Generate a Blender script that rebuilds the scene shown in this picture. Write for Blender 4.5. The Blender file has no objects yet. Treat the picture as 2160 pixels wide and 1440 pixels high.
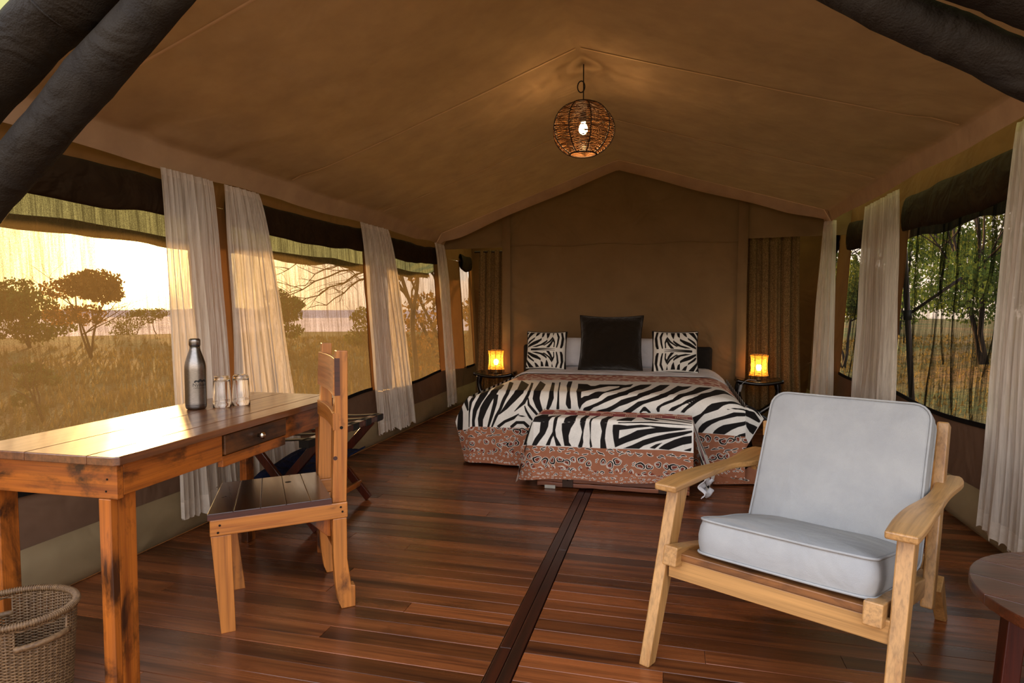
import bpy, bmesh, math, random
import numpy as np
from mathutils import Vector, Matrix, Euler, noise as mnoise

# ------------------------------------------------------------------ camera, world, sun, exposure
SC = bpy.context.scene
COL = SC.collection
PI = math.pi
cam_d = bpy.data.cameras.new('camera')
cam = bpy.data.objects.new('camera', cam_d)
COL.objects.link(cam)
SC.camera = cam
cam_d.sensor_width = 36.0
cam_d.lens = 1322.0 / 2160.0 * 36.0
cam_d.clip_start = 0.02
cam_d.clip_end = 6000
cam.location = (0, 0, 1.15)
_yaw, _pitch = math.radians(14.2006), math.radians(3.031)
cam.rotation_euler = (PI / 2 - _pitch, 0, _yaw)

SUN_DIR = Vector((-0.701, 0.710, 0.068)).normalized()
SUN_ENERGY = 13.0
SUN_COL = (1.0, 0.56, 0.20)
SKY_GAIN = 2.1
SC.view_settings.view_transform = 'Standard'
SC.view_settings.look = 'None'
SC.view_settings.exposure = 0.92
SC.view_settings.gamma = 1.0
SC.view_settings.use_curve_mapping = False
SC.cycles.max_bounces = 10
SC.cycles.transparent_max_bounces = 24
SC.cycles.diffuse_bounces = 5
SC.cycles.use_denoising = True
SC.cycles.sample_clamp_indirect = 6.0
SC.cycles.caustics_reflective = False
SC.cycles.caustics_refractive = False

world = bpy.data.worlds.new('evening_sky')
SC.world = world
world.use_nodes = True
wt = world.node_tree
wt.nodes.clear()
def wn(t, **k):
    n = wt.nodes.new(t)
    for a, b in k.items(): setattr(n, a, b)
    return n
wl = wt.links.new
g = wn('ShaderNodeNewGeometry')
flip = wn('ShaderNodeVectorMath', operation='SCALE'); flip.inputs['Scale'].default_value = -1
wl(g.outputs['Incoming'], flip.inputs[0])
sep = wn('ShaderNodeSeparateXYZ'); wl(flip.outputs[0], sep.inputs[0])
ramp = wn('ShaderNodeValToRGB')
ramp.color_ramp.elements[0].position = 0.0; ramp.color_ramp.elements[0].color = (0.16, 0.12, 0.08, 1)
ramp.color_ramp.elements[1].position = 1.0; ramp.color_ramp.elements[1].color = (0.62, 0.74, 0.95, 1)
for p, c in ((0.485, (0.30, 0.23, 0.16, 1)), (0.50, (0.92, 0.70, 0.54, 1)), (0.56, (0.95, 0.82, 0.70, 1)), (0.68, (0.86, 0.86, 0.92, 1))):
    e = ramp.color_ramp.elements.new(p); e.color = c
mr = wn('ShaderNodeMapRange'); mr.inputs[1].default_value = -1; mr.inputs[2].default_value = 1
wl(sep.outputs['Z'], mr.inputs[0]); wl(mr.outputs[0], ramp.inputs[0])
dot = wn('ShaderNodeVectorMath', operation='DOT_PRODUCT'); dot.inputs[1].default_value = SUN_DIR
wl(flip.outputs[0], dot.inputs[0])
dmax = wn('ShaderNodeMath', operation='MAXIMUM'); dmax.inputs[1].default_value = 0
wl(dot.outputs['Value'], dmax.inputs[0])
acc = ramp.outputs[0]
for power, col in ((12, (0.55, 0.27, 0.04)), (80, (5.5, 3.2, 0.7)), (700, (26, 17, 6))):
    pw = wn('ShaderNodeMath', operation='POWER'); pw.inputs[1].default_value = power
    wl(dmax.outputs[0], pw.inputs[0])
    sc_ = wn('ShaderNodeVectorMath', operation='SCALE'); sc_.inputs[0].default_value = col
    wl(pw.outputs[0], sc_.inputs['Scale'])
    ad = wn('ShaderNodeVectorMath', operation='ADD'); wl(acc, ad.inputs[0]); wl(sc_.outputs[0], ad.inputs[1])
    acc = ad.outputs[0]
bg = wn('ShaderNodeBackground'); bg.inputs['Strength'].default_value = SKY_GAIN
wl(acc, bg.inputs['Color'])
wo = wn('ShaderNodeOutputWorld'); wl(bg.outputs[0], wo.inputs['Surface'])

sun_l = bpy.data.lights.new('sun', 'SUN')
sun_l.energy = SUN_ENERGY; sun_l.color = SUN_COL; sun_l.angle = math.radians(1.2)
sun = bpy.data.objects.new('sun', sun_l); COL.objects.link(sun)
sun.rotation_euler = (-SUN_DIR).to_track_quat('-Z', 'Y').to_euler()

# ------------------------------------------------------------------ helpers
R = random.Random(7)
ALB = 0.55
def srgb(r, g_, b):
    f = lambda c: ((c / 255) / 12.92) if c <= 10 else (((c / 255) + 0.055) / 1.055) ** 2.4
    return (f(r) * ALB, f(g_) * ALB, f(b) * ALB, 1.0)
def bright(r, g_, b):   # full reflectance, for whites
    return tuple(c / ALB for c in srgb(r, g_, b)[:3]) + (1.0,)

class M:
    def __init__(s, name):
        s.m = bpy.data.materials.new(name); s.m.use_nodes = True
        s.t = s.m.node_tree; s.t.nodes.clear()
        s.out = s.n('ShaderNodeOutputMaterial')
    def n(s, t, **k):
        x = s.t.nodes.new(t)
        for a, b in k.items(): setattr(x, a, b)
        return x
    def l(s, a, b): s.t.links.new(a, b)
    def coord(s, scale=(1, 1, 1), rnd=False, kind='Object'):
        tc = s.n('ShaderNodeTexCoord'); mp = s.n('ShaderNodeMapping'); mp.inputs['Scale'].default_value = scale
        src = tc.outputs[kind]
        if rnd:
            oi = s.n('ShaderNodeObjectInfo'); sc = s.n('ShaderNodeVectorMath', operation='SCALE')
            sc.inputs[0].default_value = (13.7, 9.1, 17.3); s.l(oi.outputs['Random'], sc.inputs['Scale'])
            ad = s.n('ShaderNodeVectorMath', operation='ADD'); s.l(src, ad.inputs[0]); s.l(sc.outputs[0], ad.inputs[1])
            src = ad.outputs[0]
        s.l(src, mp.inputs['Vector'])
        return mp.outputs[0]
    def noise(s, vec, scale, detail=4, rough=0.55, dist=0.0):
        x = s.n('ShaderNodeTexNoise'); x.inputs['Scale'].default_value = scale; x.inputs['Detail'].default_value = detail
        x.inputs['Roughness'].default_value = rough; x.inputs['Distortion'].default_value = dist
        s.l(vec, x.inputs['Vector']); return x.outputs['Fac']
    def ramp(s, fac, stops, interp='LINEAR'):
        x = s.n('ShaderNodeValToRGB'); x.color_ramp.interpolation = interp
        e = x.color_ramp.elements
        e[0].position, e[0].color = stops[0][0], stops[0][1]
        e[1].position, e[1].color = stops[-1][0], stops[-1][1]
        for p, c in stops[1:-1]:
            k = e.new(p); k.color = c
        s.l(fac, x.inputs[0]); return x.outputs[0]
    def mix(s, fac, a, b, mode='MIX'):
        x = s.n('ShaderNodeMix', data_type='RGBA', blend_type=mode)
        for i, v in ((0, fac), (6, a), (7, b)):
            if isinstance(v, (float, int)): x.inputs[i].default_value = v
            elif isinstance(v, tuple): x.inputs[i].default_value = v
            else: s.l(v, x.inputs[i])
        return x.outputs[2]
    def bump(s, h, strength, dist=0.01):
        x = s.n('ShaderNodeBump'); x.inputs['Strength'].default_value = strength; x.inputs['Distance'].default_value = dist
        s.l(h, x.inputs['Height']); return x.outputs[0]
    def bsdf(s, col, rough=0.5, metal=0.0, nrm=None, coat=0.0, sheen=0.0, spec=0.5, trans=0.0, ior=1.45):
        b = s.n('ShaderNodeBsdfPrincipled')
        for k, v in (('Base Color', col), ('Roughness', rough), ('Metallic', metal), ('Coat Weight', coat), ('Sheen Weight', sheen),
                     ('Coat Roughness', min(0.35, rough * 0.8) if isinstance(rough, float) else 0.22), ('Specular IOR Level', spec), ('Transmission Weight', trans), ('IOR', ior)):
            if isinstance(v, (float, int, tuple)): b.inputs[k].default_value = v
            else: s.l(v, b.inputs[k])
        if nrm is not None: s.l(nrm, b.inputs['Normal'])
        return b.outputs[0]
    def done(s, sh):
        s.l(sh, s.out.inputs['Surface']); return s.m

def K(v): return (v, v, v, 1)

def wood(name, c1, c2, axis='z', rough=0.38, dark=None, dark_lo=0.56, dark_hi=0.70, dscale=5, coat=0.25, knots=False, grain=26, bump=0.12, gvar=0.0):
    m = M(name)
    st = {'x': (0.05, 1, 1), 'y': (1, 0.05, 1), 'z': (1, 1, 0.05)}[axis]
    v = m.coord(st, True)
    f = m.noise(v, grain, 5, 0.6, 0.25)
    col = m.ramp(f, [(0.30, c2), (0.50, c1), (0.72, tuple(min(1, x * 1.22) for x in c1[:3]) + (1,))])
    st2 = {'x': (0.014, 1, 1), 'y': (1, 0.014, 1), 'z': (1, 1, 0.014)}[axis]
    f3 = m.noise(m.coord(st2, True), 110, 3, 0.65, 0.3)
    col = m.mix(1.0, col, m.ramp(f3, [(0.32, K(0.66)), (0.52, K(1.0)), (0.70, K(1.14))]), 'MULTIPLY')
    if gvar:
        oi = m.n('ShaderNodeObjectInfo')
        vr = m.ramp(oi.outputs['Random'], [(0, K(1 - gvar)), (1, K(1 + gvar * 0.9))])
        col = m.mix(1.0, col, vr, 'MULTIPLY')
    if knots:
        kv = m.coord({'x': (0.35, 1.6, 1), 'y': (1.6, 0.35, 1), 'z': (1.6, 1, 0.35)}[axis], True)
        vo = m.n('ShaderNodeTexVoronoi'); vo.inputs['Scale'].default_value = 2.3; m.l(kv, vo.inputs['Vector'])
        kf = m.ramp(vo.outputs['Distance'], [(0.05, K(0.85)), (0.16, K(0))])
        col = m.mix(kf, col, tuple(x * 0.35 for x in c2[:3]) + (1,))
    if dark is not None:
        dv = m.coord({'x': (0.45, 1, 1), 'y': (1, 0.45, 1), 'z': (1, 1, 0.45)}[axis], True)
        d = m.noise(dv, dscale, 6, 0.65, 0.4)
        dm = m.ramp(d, [(dark_lo, K(0)), (dark_hi, K(0.9))])
        col = m.mix(dm, col, dark)
    nr = m.bump(f, bump, 0.004)
    rr = m.ramp(f, [(0.3, K(min(1, rough + 0.08))), (0.7, K(max(0.05, rough - 0.05)))])
    return m.done(m.bsdf(col, rr, nrm=nr, coat=coat))

def cloth(name, c1, c2, scale=6, rough=0.9, trans=0.0, weave=900, wb=0.1, fold=0.0, fscale=3.0, sheen=0.0, tcol=None):
    m = M(name)
    v = m.coord()
    f = m.noise(v, scale, 4, 0.6)
    col = m.ramp(f, [(0.3, c1), (0.7, c2)])
    w = m.noise(v, weave, 1, 0.5)
    h = w
    nr = m.bump(w, wb, 0.002)
    if fold:
        ff = m.noise(v, fscale, 3, 0.5, 0.6)
        b2 = m.n('ShaderNodeBump'); b2.inputs['Strength'].default_value = fold; b2.inputs['Distance'].default_value = 0.12
        m.l(ff, b2.inputs['Height']); m.l(nr, b2.inputs['Normal']); nr = b2.outputs[0]
    sh = m.bsdf(col, rough, nrm=nr, sheen=sheen, spec=0.15)
    if trans:
        t = m.n('ShaderNodeBsdfTranslucent')
        if tcol: t.inputs[0].default_value = tcol
        else: m.l(col, t.inputs[0])
        mx = m.n('ShaderNodeMixShader'); mx.inputs[0].default_value = trans
        m.l(sh, mx.inputs[1]); m.l(t.outputs[0], mx.inputs[2]); sh = mx.outputs[0]
    return m.done(sh)

def plain(name, c, rough=0.5, metal=0.0, coat=0.0, scale=40, var=0.12, bump=0.0):
    m = M(name); v = m.coord()
    f = m.noise(v, scale, 3)
    col = m.ramp(f, [(0.3, tuple(x * (1 - var) for x in c[:3]) + (1,)), (0.7, tuple(min(1, x * (1 + var)) for x in c[:3]) + (1,))])
    return m.done(m.bsdf(col, rough, metal, coat=coat, nrm=m.bump(f, bump, 0.003) if bump else None))

class B:
    """collects vertices and faces"""
    def __init__(s): s.v = []; s.f = []
    def add(s, vs, fs):
        o = len(s.v); s.v += [tuple(p) for p in vs]; s.f += [tuple(i + o for i in f) for f in fs]; return s
    def hexa(s, p):   # p: 4 bottom then 4 top, both counterclockwise from above
        return s.add(p, [(3, 2, 1, 0), (4, 5, 6, 7), (0, 1, 5, 4), (1, 2, 6, 5), (2, 3, 7, 6), (3, 0, 4, 7)])
    def box(s, x0, x1, y0, y1, z0, z1):
        return s.hexa([(x0, y0, z0), (x1, y0, z0), (x1, y1, z0), (x0, y1, z0), (x0, y0, z1), (x1, y0, z1), (x1, y1, z1), (x0, y1, z1)])
    def bar(s, a, b, w, h, up=(0, 0, 1), w2=None, h2=None):  # rectangular bar from a to b; w sideways, h along up
        a, b = Vector(a), Vector(b); d = (b - a).normalized(); up = Vector(up)
        sd = d.cross(up).normalized(); u = sd.cross(d).normalized()
        w2 = w if w2 is None else w2; h2 = h if h2 is None else h2
        q = []
        for c, ww, hh in ((a, w, h), (b, w2, h2)):
            q += [c - sd * ww / 2 - u * hh / 2, c + sd * ww / 2 - u * hh / 2, c + sd * ww / 2 + u * hh / 2, c - sd * ww / 2 + u * hh / 2]
        return s.add(q, [(0, 1, 2, 3), (7, 6, 5, 4), (0, 4, 5, 1), (1, 5, 6, 2), (2, 6, 7, 3), (3, 7, 4, 0)])
    def tube(s, pts, r, n=8, closed=False):
        pts = [Vector(p) for p in pts]; m = len(pts)
        rr = r if isinstance(r, (list, tuple)) else [r] * m
        vs = []; prev = None
        for i, p in enumerate(pts):
            a = pts[(i - 1) % m] if closed or i else p; b = pts[(i + 1) % m] if closed or i < m - 1 else p
            d = (b - a); d = d.normalized() if d.length > 1e-9 else Vector((0, 0, 1))
            if prev is None:
                k = Vector((0, 0, 1)) if abs(d.z) < 0.9 else Vector((1, 0, 0))
                u = d.cross(k).normalized()
            else:
                u = (prev - d * prev.dot(d)); u = u.normalized() if u.length > 1e-6 else d.orthogonal().normalized()
            prev = u; w = d.cross(u)
            vs += [p + (u * math.cos(t) + w * math.sin(t)) * rr[i] for t in [2 * PI * k / n for k in range(n)]]
        fs = []
        for i in range(m if closed else m - 1):
            j = (i + 1) % m
            for k in range(n):
                k2 = (k + 1) % n
                fs.append((i * n + k, j * n + k, j * n + k2, i * n + k2)[::-1])
        if not closed: fs += [tuple(range(n)), tuple(range((m - 1) * n, m * n))[::-1]]
        return s.add(vs, fs)
    def lathe(s, prof, n=32, c=(0, 0, 0)):
        vs = []; fs = []; m = len(prof)
        for r, z in prof:
            vs += [(c[0] + r * math.cos(2 * PI * k / n), c[1] + r * math.sin(2 * PI * k / n), c[2] + z) for k in range(n)]
        for i in range(m - 1):
            for k in range(n):
                k2 = (k + 1) % n
                fs.append((i * n + k, i * n + k2, (i + 1) * n + k2, (i + 1) * n + k))
        return s.add(vs, fs)
    def grid(s, fn, nu, nv):
        vs = [fn(i / nu, j / nv) for j in range(nv + 1) for i in range(nu + 1)]
        fs = [(j * (nu + 1) + i, j * (nu + 1) + i + 1, (j + 1) * (nu + 1) + i + 1, (j + 1) * (nu + 1) + i) for j in range(nv) for i in range(nu)]
        return s.add(vs, fs)
    def prism(s, outline, fn0, fn1):  # outline list -> two caps
        n = len(outline)
        vs = [fn0(p) for p in outline] + [fn1(p) for p in outline]
        fs = [tuple(range(n))[::-1], tuple(range(n, 2 * n))] + [(i, (i + 1) % n, n + (i + 1) % n, n + i) for i in range(n)]
        return s.add(vs, fs)
    def mesh(s, name):
        me = bpy.data.meshes.new(name); me.from_pydata(s.v, [], s.f); me.update(); return me

def obj(name, b, mat, parent=None, smooth=False, bev=0.0, solid=0.0, kind=None, fixn=True):
    me = b.mesh(name)
    if fixn:
        bm = bmesh.new(); bm.from_mesh(me); bmesh.ops.recalc_face_normals(bm, faces=bm.faces); bm.to_mesh(me); bm.free()
    if mat: me.materials.append(mat)
    if smooth: me.polygons.foreach_set('use_smooth', [True] * len(me.polygons))
    o = bpy.data.objects.new(name, me); COL.objects.link(o)
    if parent: o.parent = parent
    if solid:
        sm = o.modifiers.new('thick', 'SOLIDIFY'); sm.thickness = solid; sm.offset = 0
    if bev:
        bv = o.modifiers.new('edge', 'BEVEL'); bv.width = bev; bv.segments = 2; bv.limit_method = 'ANGLE'; bv.angle_limit = math.radians(40)
    if kind: o['kind'] = kind
    return o

def thing(name, label, cat, loc=(0, 0, 0), rz=0.0, group=None):
    o = bpy.data.objects.new(name, None); COL.objects.link(o)
    o.empty_display_size = 0.1
    o.location = loc; o.rotation_euler = (0, 0, rz); o['label'] = label; o['category'] = cat
    if group: o['group'] = group
    return o
def tag(o, label, cat, group=None):
    o['label'] = label; o['category'] = cat
    if group: o['group'] = group
    return o
def struct(name, b, mat, parent=None, **k):
    return obj(name, b, mat, parent, kind='structure', **k)
def lerp(a, b, t): return a + (b - a) * t
def ss(a, b, x):
    t = min(1, max(0, (x - a) / (b - a))); return t * t * (3 - 2 * t)
def nz(x, y=0.0, z=0.0): return mnoise.noise(Vector((x, y, z)))
def catmull(pts, n=6):
    P = [Vector(p) for p in pts]; out = []
    for i in range(len(P) - 1):
        p0 = P[max(0, i - 1)]; p1 = P[i]; p2 = P[i + 1]; p3 = P[min(len(P) - 1, i + 2)]
        for k in range(n):
            t = k / n
            out.append(0.5 * ((2 * p1) + (p2 - p0) * t + (2 * p0 - 5 * p1 + 4 * p2 - p3) * t * t + (3 * p1 - p0 - 3 * p2 + p3) * t ** 3))
    out.append(P[-1]); return out

# ------------------------------------------------------------------ materials
m_ceil = cloth('cream_canvas', bright(178, 148, 120), bright(196, 164, 131), 5, trans=0.04, wb=0.25, fold=0.25, fscale=2.2)
m_fly = cloth('green_fly_canvas', srgb(160, 148, 104), srgb(176, 162, 114), 8, trans=0.6, weave=300, wb=0.3, fold=0.3, fscale=3, tcol=bright(182, 178, 112))
m_fly_hem = cloth('dark_fly_hem', srgb(66, 48, 24), srgb(84, 62, 30), 14, trans=0.2, fold=0.3, fscale=9)
m_panel = cloth('ochre_canvas', srgb(166, 134, 94), srgb(178, 144, 102), 3, trans=0.03, wb=0.2, fold=0.75, fscale=2.0)
m_wall = cloth('brown_canvas', srgb(142, 100, 62), srgb(156, 110, 68), 4, trans=0.1, wb=0.2, fold=0.35, fscale=3)
m_skirt = cloth('taupe_canvas', srgb(134, 104, 82), srgb(146, 114, 90), 4, wb=0.2, fold=0.35, fscale=3)
m_mud = cloth('beige_mud_flap', srgb(176, 154, 116), srgb(190, 166, 126), 4, wb=0.2, fold=0.25, fscale=2.5)
m_roll = cloth('dark_olive_canvas', srgb(58, 42, 26), srgb(72, 52, 30), 6, trans=0.06, wb=0.2, fold=0.5, fscale=5)
m_bind = cloth('black_webbing', srgb(22, 18, 16), srgb(30, 26, 22), 60)
m_burlap = None
m_net = cloth('charcoal_shade_net', srgb(50, 44, 39), srgb(64, 57, 49), 9, rough=0.7, weave=190, wb=1.0, fold=0.35, fscale=6)

def screen_mat(name, lo, hi, thread, streak, seedz):
    m = M(name)
    v = m.coord((1, 26, 1.1)); v2 = m.coord((1, 7, 0.45)); v3 = m.coord((1, 420, 420))
    f = m.noise(v, 3.0, 5, 0.65, 0.5); f2 = m.noise(v2, 2.0, 3, 0.6, 1.2)
    wv = m.noise(v3, 1.0, 0, 0.5)
    a = m.ramp(f, [(0.38, K(0)), (0.68, K(1))]); b = m.ramp(f2, [(0.50, K(0)), (0.66, K(1))])
    s_ = m.mix(0.5, a, b, 'ADD')
    al = m.ramp(s_, [(0.0, K(lo)), (1.0, K(hi))])
    al = m.mix(0.35, al, m.ramp(wv, [(0.40, K(0.15)), (0.60, K(1.0))]), 'OVERLAY')
    d = m.n('ShaderNodeBsdfDiffuse'); d.inputs[0].default_value = thread
    t = m.n('ShaderNodeBsdfTranslucent'); t.inputs[0].default_value = streak
    mx0 = m.n('ShaderNodeMixShader'); mx0.inputs[0].default_value = 0.55
    m.l(d.outputs[0], mx0.inputs[1]); m.l(t.outputs[0], mx0.inputs[2])
    tr = m.n('ShaderNodeBsdfTransparent'); tr.inputs[0].default_value = (0.96, 0.95, 0.92, 1)
    mx = m.n('ShaderNodeMixShader'); m.l(al, mx.inputs[0]); m.l(tr.outputs[0], mx.inputs[1]); m.l(mx0.outputs[0], mx.inputs[2])
    return m.done(mx.outputs[0])
m_screen_w = screen_mat('insect_screen_sunny', 0.78, 0.93, srgb(70, 60, 46), srgb(92, 78, 54), 1)  # sunlit copy of the screen: lighter, warmer thread colours
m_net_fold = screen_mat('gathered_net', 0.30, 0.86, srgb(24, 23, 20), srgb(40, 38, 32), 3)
m_screen_e = screen_mat('insect_screen_shady', 0.46, 0.90, srgb(20, 20, 18), srgb(34, 34, 30), 2)  # shaded copy of the same screen: shade put into near-black threads

def sheer():
    m = M('white_sheer_cotton')
    v = m.coord((9, 9, 0.25)); f = m.noise(v, 11, 4, 0.7)
    v2 = m.coord((1, 1, 1)); w = m.noise(v2, 600, 1)
    col = m.ramp(f, [(0.3, bright(226, 214, 198)), (0.7, bright(244, 236, 224))])
    b = m.bsdf(col, 0.9, nrm=m.bump(w, 0.15, 0.002), spec=0.1)
    t = m.n('ShaderNodeBsdfTranslucent'); t.inputs[0].default_value = bright(226, 214, 196)
    mx = m.n('ShaderNodeMixShader'); mx.inputs[0].default_value = 0.42
    m.l(b, mx.inputs[1]); m.l(t.outputs[0], mx.inputs[2])
    tr = m.n('ShaderNodeBsdfTransparent')
    m2 = m.n('ShaderNodeMixShader'); m.l(m.ramp(f, [(0.28, K(0.66)), (0.58, K(0.94))]), m2.inputs[0])
    m.l(tr.outputs[0], m2.inputs[1]); m.l(mx.outputs[0], m2.inputs[2])
    return m.done(m2.outputs[0])
m_sheer = sheer()
m_sheer_hem = cloth('white_cotton_hem', bright(218, 206, 190), bright(236, 226, 212), 30, trans=0.4)

def burlap():
    m = M('coarse_burlap')
    a = m.noise(m.coord((60, 60, 6)), 6, 2); b = m.noise(m.coord((8, 8, 70)), 6, 2)
    f = m.mix(0.5, a, b); s_ = m.noise(m.coord(), 160, 2, 0.7)
    f = m.mix(0.45, f, s_)
    col = m.ramp(f, [(0.36, bright(44, 31, 18)), (0.50, bright(112, 88, 56)), (0.64, bright(160, 132, 90))])
    return m.done(m.bsdf(col, 0.95, nrm=m.bump(f, 0.5, 0.004), spec=0.1))
m_burlap = burlap()

W_TABLE = {a: wood('stained_pine_' + a, srgb(196, 108, 36), srgb(144, 68, 18), a, 0.34, srgb(34, 15, 7), 0.47, 0.62, 9, coat=0.25) for a in 'xyz'}
m_ttop = wood('varnished_tabletop', srgb(140, 84, 46), srgb(100, 54, 26), 'x', 0.40, srgb(60, 28, 12), 0.64, 0.75, 6, coat=0.9, bump=0.25)
m_drawer = wood('charred_drawer_front', srgb(118, 70, 32), srgb(46, 24, 10), 'x', 0.4, srgb(18, 9, 5), 0.46, 0.66, 11, coat=0.2, bump=0.3)
W_CHAIR = {a: wood('honey_timber_' + a, srgb(214, 134, 60), srgb(178, 98, 36), a, 0.34, srgb(70, 32, 12), 0.58, 0.74, 9, coat=0.25) for a in 'xyz'}
m_seat = wood('dark_seat_board', srgb(66, 34, 16), srgb(34, 16, 8), 'y', 0.20, srgb(14, 8, 5), 0.60, 0.75, 6, coat=0.6, bump=0.15)
m_seat_edge = wood('red_brown_edge', srgb(88, 40, 26), srgb(60, 26, 18), 'x', 0.4)
W_ARM = {a: wood('pale_teak_' + a, srgb(216, 162, 98), srgb(190, 132, 70), a, 0.38, srgb(120, 70, 32), 0.74, 0.92, 5, coat=0.15, grain=16) for a in 'xyz'}
m_slat = wood('dark_streaked_teak', srgb(160, 104, 56), srgb(74, 42, 22), 'x', 0.45, srgb(56, 30, 18), 0.55, 0.72, 8)
m_plank = wood('red_brown_deck', srgb(148, 82, 42), srgb(84, 40, 20), 'x', 0.28, srgb(46, 20, 10), 0.54, 0.76, 3, coat=0.2, knots=True, grain=20, bump=0.12, gvar=0.6)
m_batten = wood('dark_batten', srgb(70, 30, 16), srgb(40, 18, 10), 'y', 0.34, srgb(22, 10, 6), 0.55, 0.75, 4)
m_red = wood('mahogany_round', srgb(92, 42, 22), srgb(58, 24, 12), 'x', 0.28, srgb(40, 20, 14), 0.55, 0.8, 5, coat=0.4)
m_mahog = wood('oxblood_leg_wood', srgb(92, 34, 16), srgb(54, 18, 8), 'z', 0.3, None, coat=0.4)
m_ebony = wood('black_carved_wood', srgb(26, 16, 12), srgb(12, 8, 6), 'x', 0.18, None, coat=0.7)
m_chest = wood('live_edge_board', srgb(156, 84, 44), srgb(90, 42, 20), 'x', 0.35, srgb(40, 16, 8), 0.55, 0.75, 6)
m_linen = cloth('grey_white_linen', srgb(190, 191, 192), srgb(206, 206, 204), 7, weave=520, wb=0.45, fold=0.12, fscale=6)
m_white = cloth('white_cotton', bright(224, 224, 230), bright(238, 238, 242), 5, wb=0.1, fold=0.3, fscale=5)
m_brown_velvet = cloth('dark_brown_velvet', srgb(36, 28, 18), srgb(46, 36, 24), 6, sheen=0.3, fold=0.3, fscale=6)
m_char = cloth('charcoal_upholstery', srgb(52, 48, 46), srgb(62, 58, 54), 30, weave=200, wb=0.4)
m_navy = cloth('navy_canvas', srgb(22, 28, 52), srgb(34, 42, 74), 12, fold=0.6, fscale=14)
m_black = plain('black_cord', srgb(20, 16, 14), 0.6)
m_iron = plain('rusty_iron', srgb(74, 52, 40), 0.5, 0.5)
m_nail = plain('dark_nail', srgb(30, 20, 14), 0.5, 0.6)
m_chrome = plain('bright_chrome', bright(200, 190, 176), 0.15, 1.0, var=0.03)
m_cord_w = plain('white_switch_cord', srgb(206, 206, 208), 0.5, var=0.03)
m_pad = plain('white_floor_pad', srgb(206, 200, 186), 0.6, var=0.05)

def steel():
    m = M('brushed_steel'); f = m.noise(m.coord((4, 4, 90)), 20, 3)
    col = m.ramp(f, [(0.3, bright(112, 106, 100)), (0.7, bright(150, 144, 138))])
    return m.done(m.bsdf(col, 0.30, 1.0, nrm=m.bump(f, 0.05, 0.001)))
m_steel = steel()
m_ink = plain('black_print', srgb(26, 24, 24), 0.5, 0.0, var=0.02)
def glass():
    m = M('clear_glass')
    fr = m.n('ShaderNodeFresnel'); fr.inputs[0].default_value = 1.5
    gl = m.n('ShaderNodeBsdfGlass'); gl.inputs['Roughness'].default_value = 0.0; gl.inputs['IOR'].default_value = 1.48
    return m.done(gl.outputs[0])
m_glass = glass()
def wicker(name, c1, c2, em=None):
    m = M(name); f = m.noise(m.coord(), 90, 3, 0.7)
    col = m.ramp(f, [(0.3, c1), (0.7, c2)])
    return m.done(m.bsdf(col, 0.6, nrm=m.bump(f, 0.3, 0.002)))
m_wick = wicker('grey_brown_wicker', srgb(100, 70, 42), srgb(158, 120, 78))
m_rattan = wicker('brown_rattan', srgb(92, 54, 22), srgb(150, 96, 44))
m_rattan_dk = wicker('dark_rattan_rib', srgb(46, 24, 10), srgb(66, 36, 16))
def shade():
    m = M('amber_woven_shade'); f = m.noise(m.coord((1, 1, 6)), 30, 3, 0.7)
    col = m.ramp(f, [(0.35, bright(190, 110, 20)), (0.65, bright(250, 190, 90))])
    t = m.n('ShaderNodeBsdfTranslucent'); m.l(col, t.inputs[0])
    d = m.n('ShaderNodeBsdfDiffuse'); m.l(col, d.inputs[0])
    mx = m.n('ShaderNodeMixShader'); mx.inputs[0].default_value = 0.65; m.l(d.outputs[0], mx.inputs[1]); m.l(t.outputs[0], mx.inputs[2])
    tr = m.n('ShaderNodeBsdfTransparent')
    m2 = m.n('ShaderNodeMixShader'); m.l(m.ramp(f, [(0.42, K(0.55)), (0.5, K(0.97))]), m2.inputs[0]); m.l(tr.outputs[0], m2.inputs[1]); m.l(mx.outputs[0], m2.inputs[2])
    return m.done(m2.outputs[0])
m_shade = shade()
def bulb(name, st):
    m = M(name); e = m.n('ShaderNodeEmission'); e.inputs[0].default_value = (1.0, 0.66, 0.28, 1); e.inputs[1].default_value = st
    return m.done(e.outputs[0])
m_bulb = bulb('lit_bulb', 30)

# ------------------------------------------------------------------ tent geometry
RX, RZ = -0.53, 2.63            # ridge
LX, LZ = -2.40, 1.955           # left fold of the roof lining
QX, QZ = 1.40, 2.055            # right fold
Y0, Y1, YC = 1.72, 6.40, 6.63             # lining front and rear
def wl_x(z): return -2.40 - 0.06 * z
def wr_x(z): return 1.53 + 0.06 * z
def roof_z(x):
    return lerp(RZ, LZ, (RX - x) / (RX - LX)) if x < RX else lerp(RZ, QZ, (x - RX) / (QX - RX))

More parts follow.
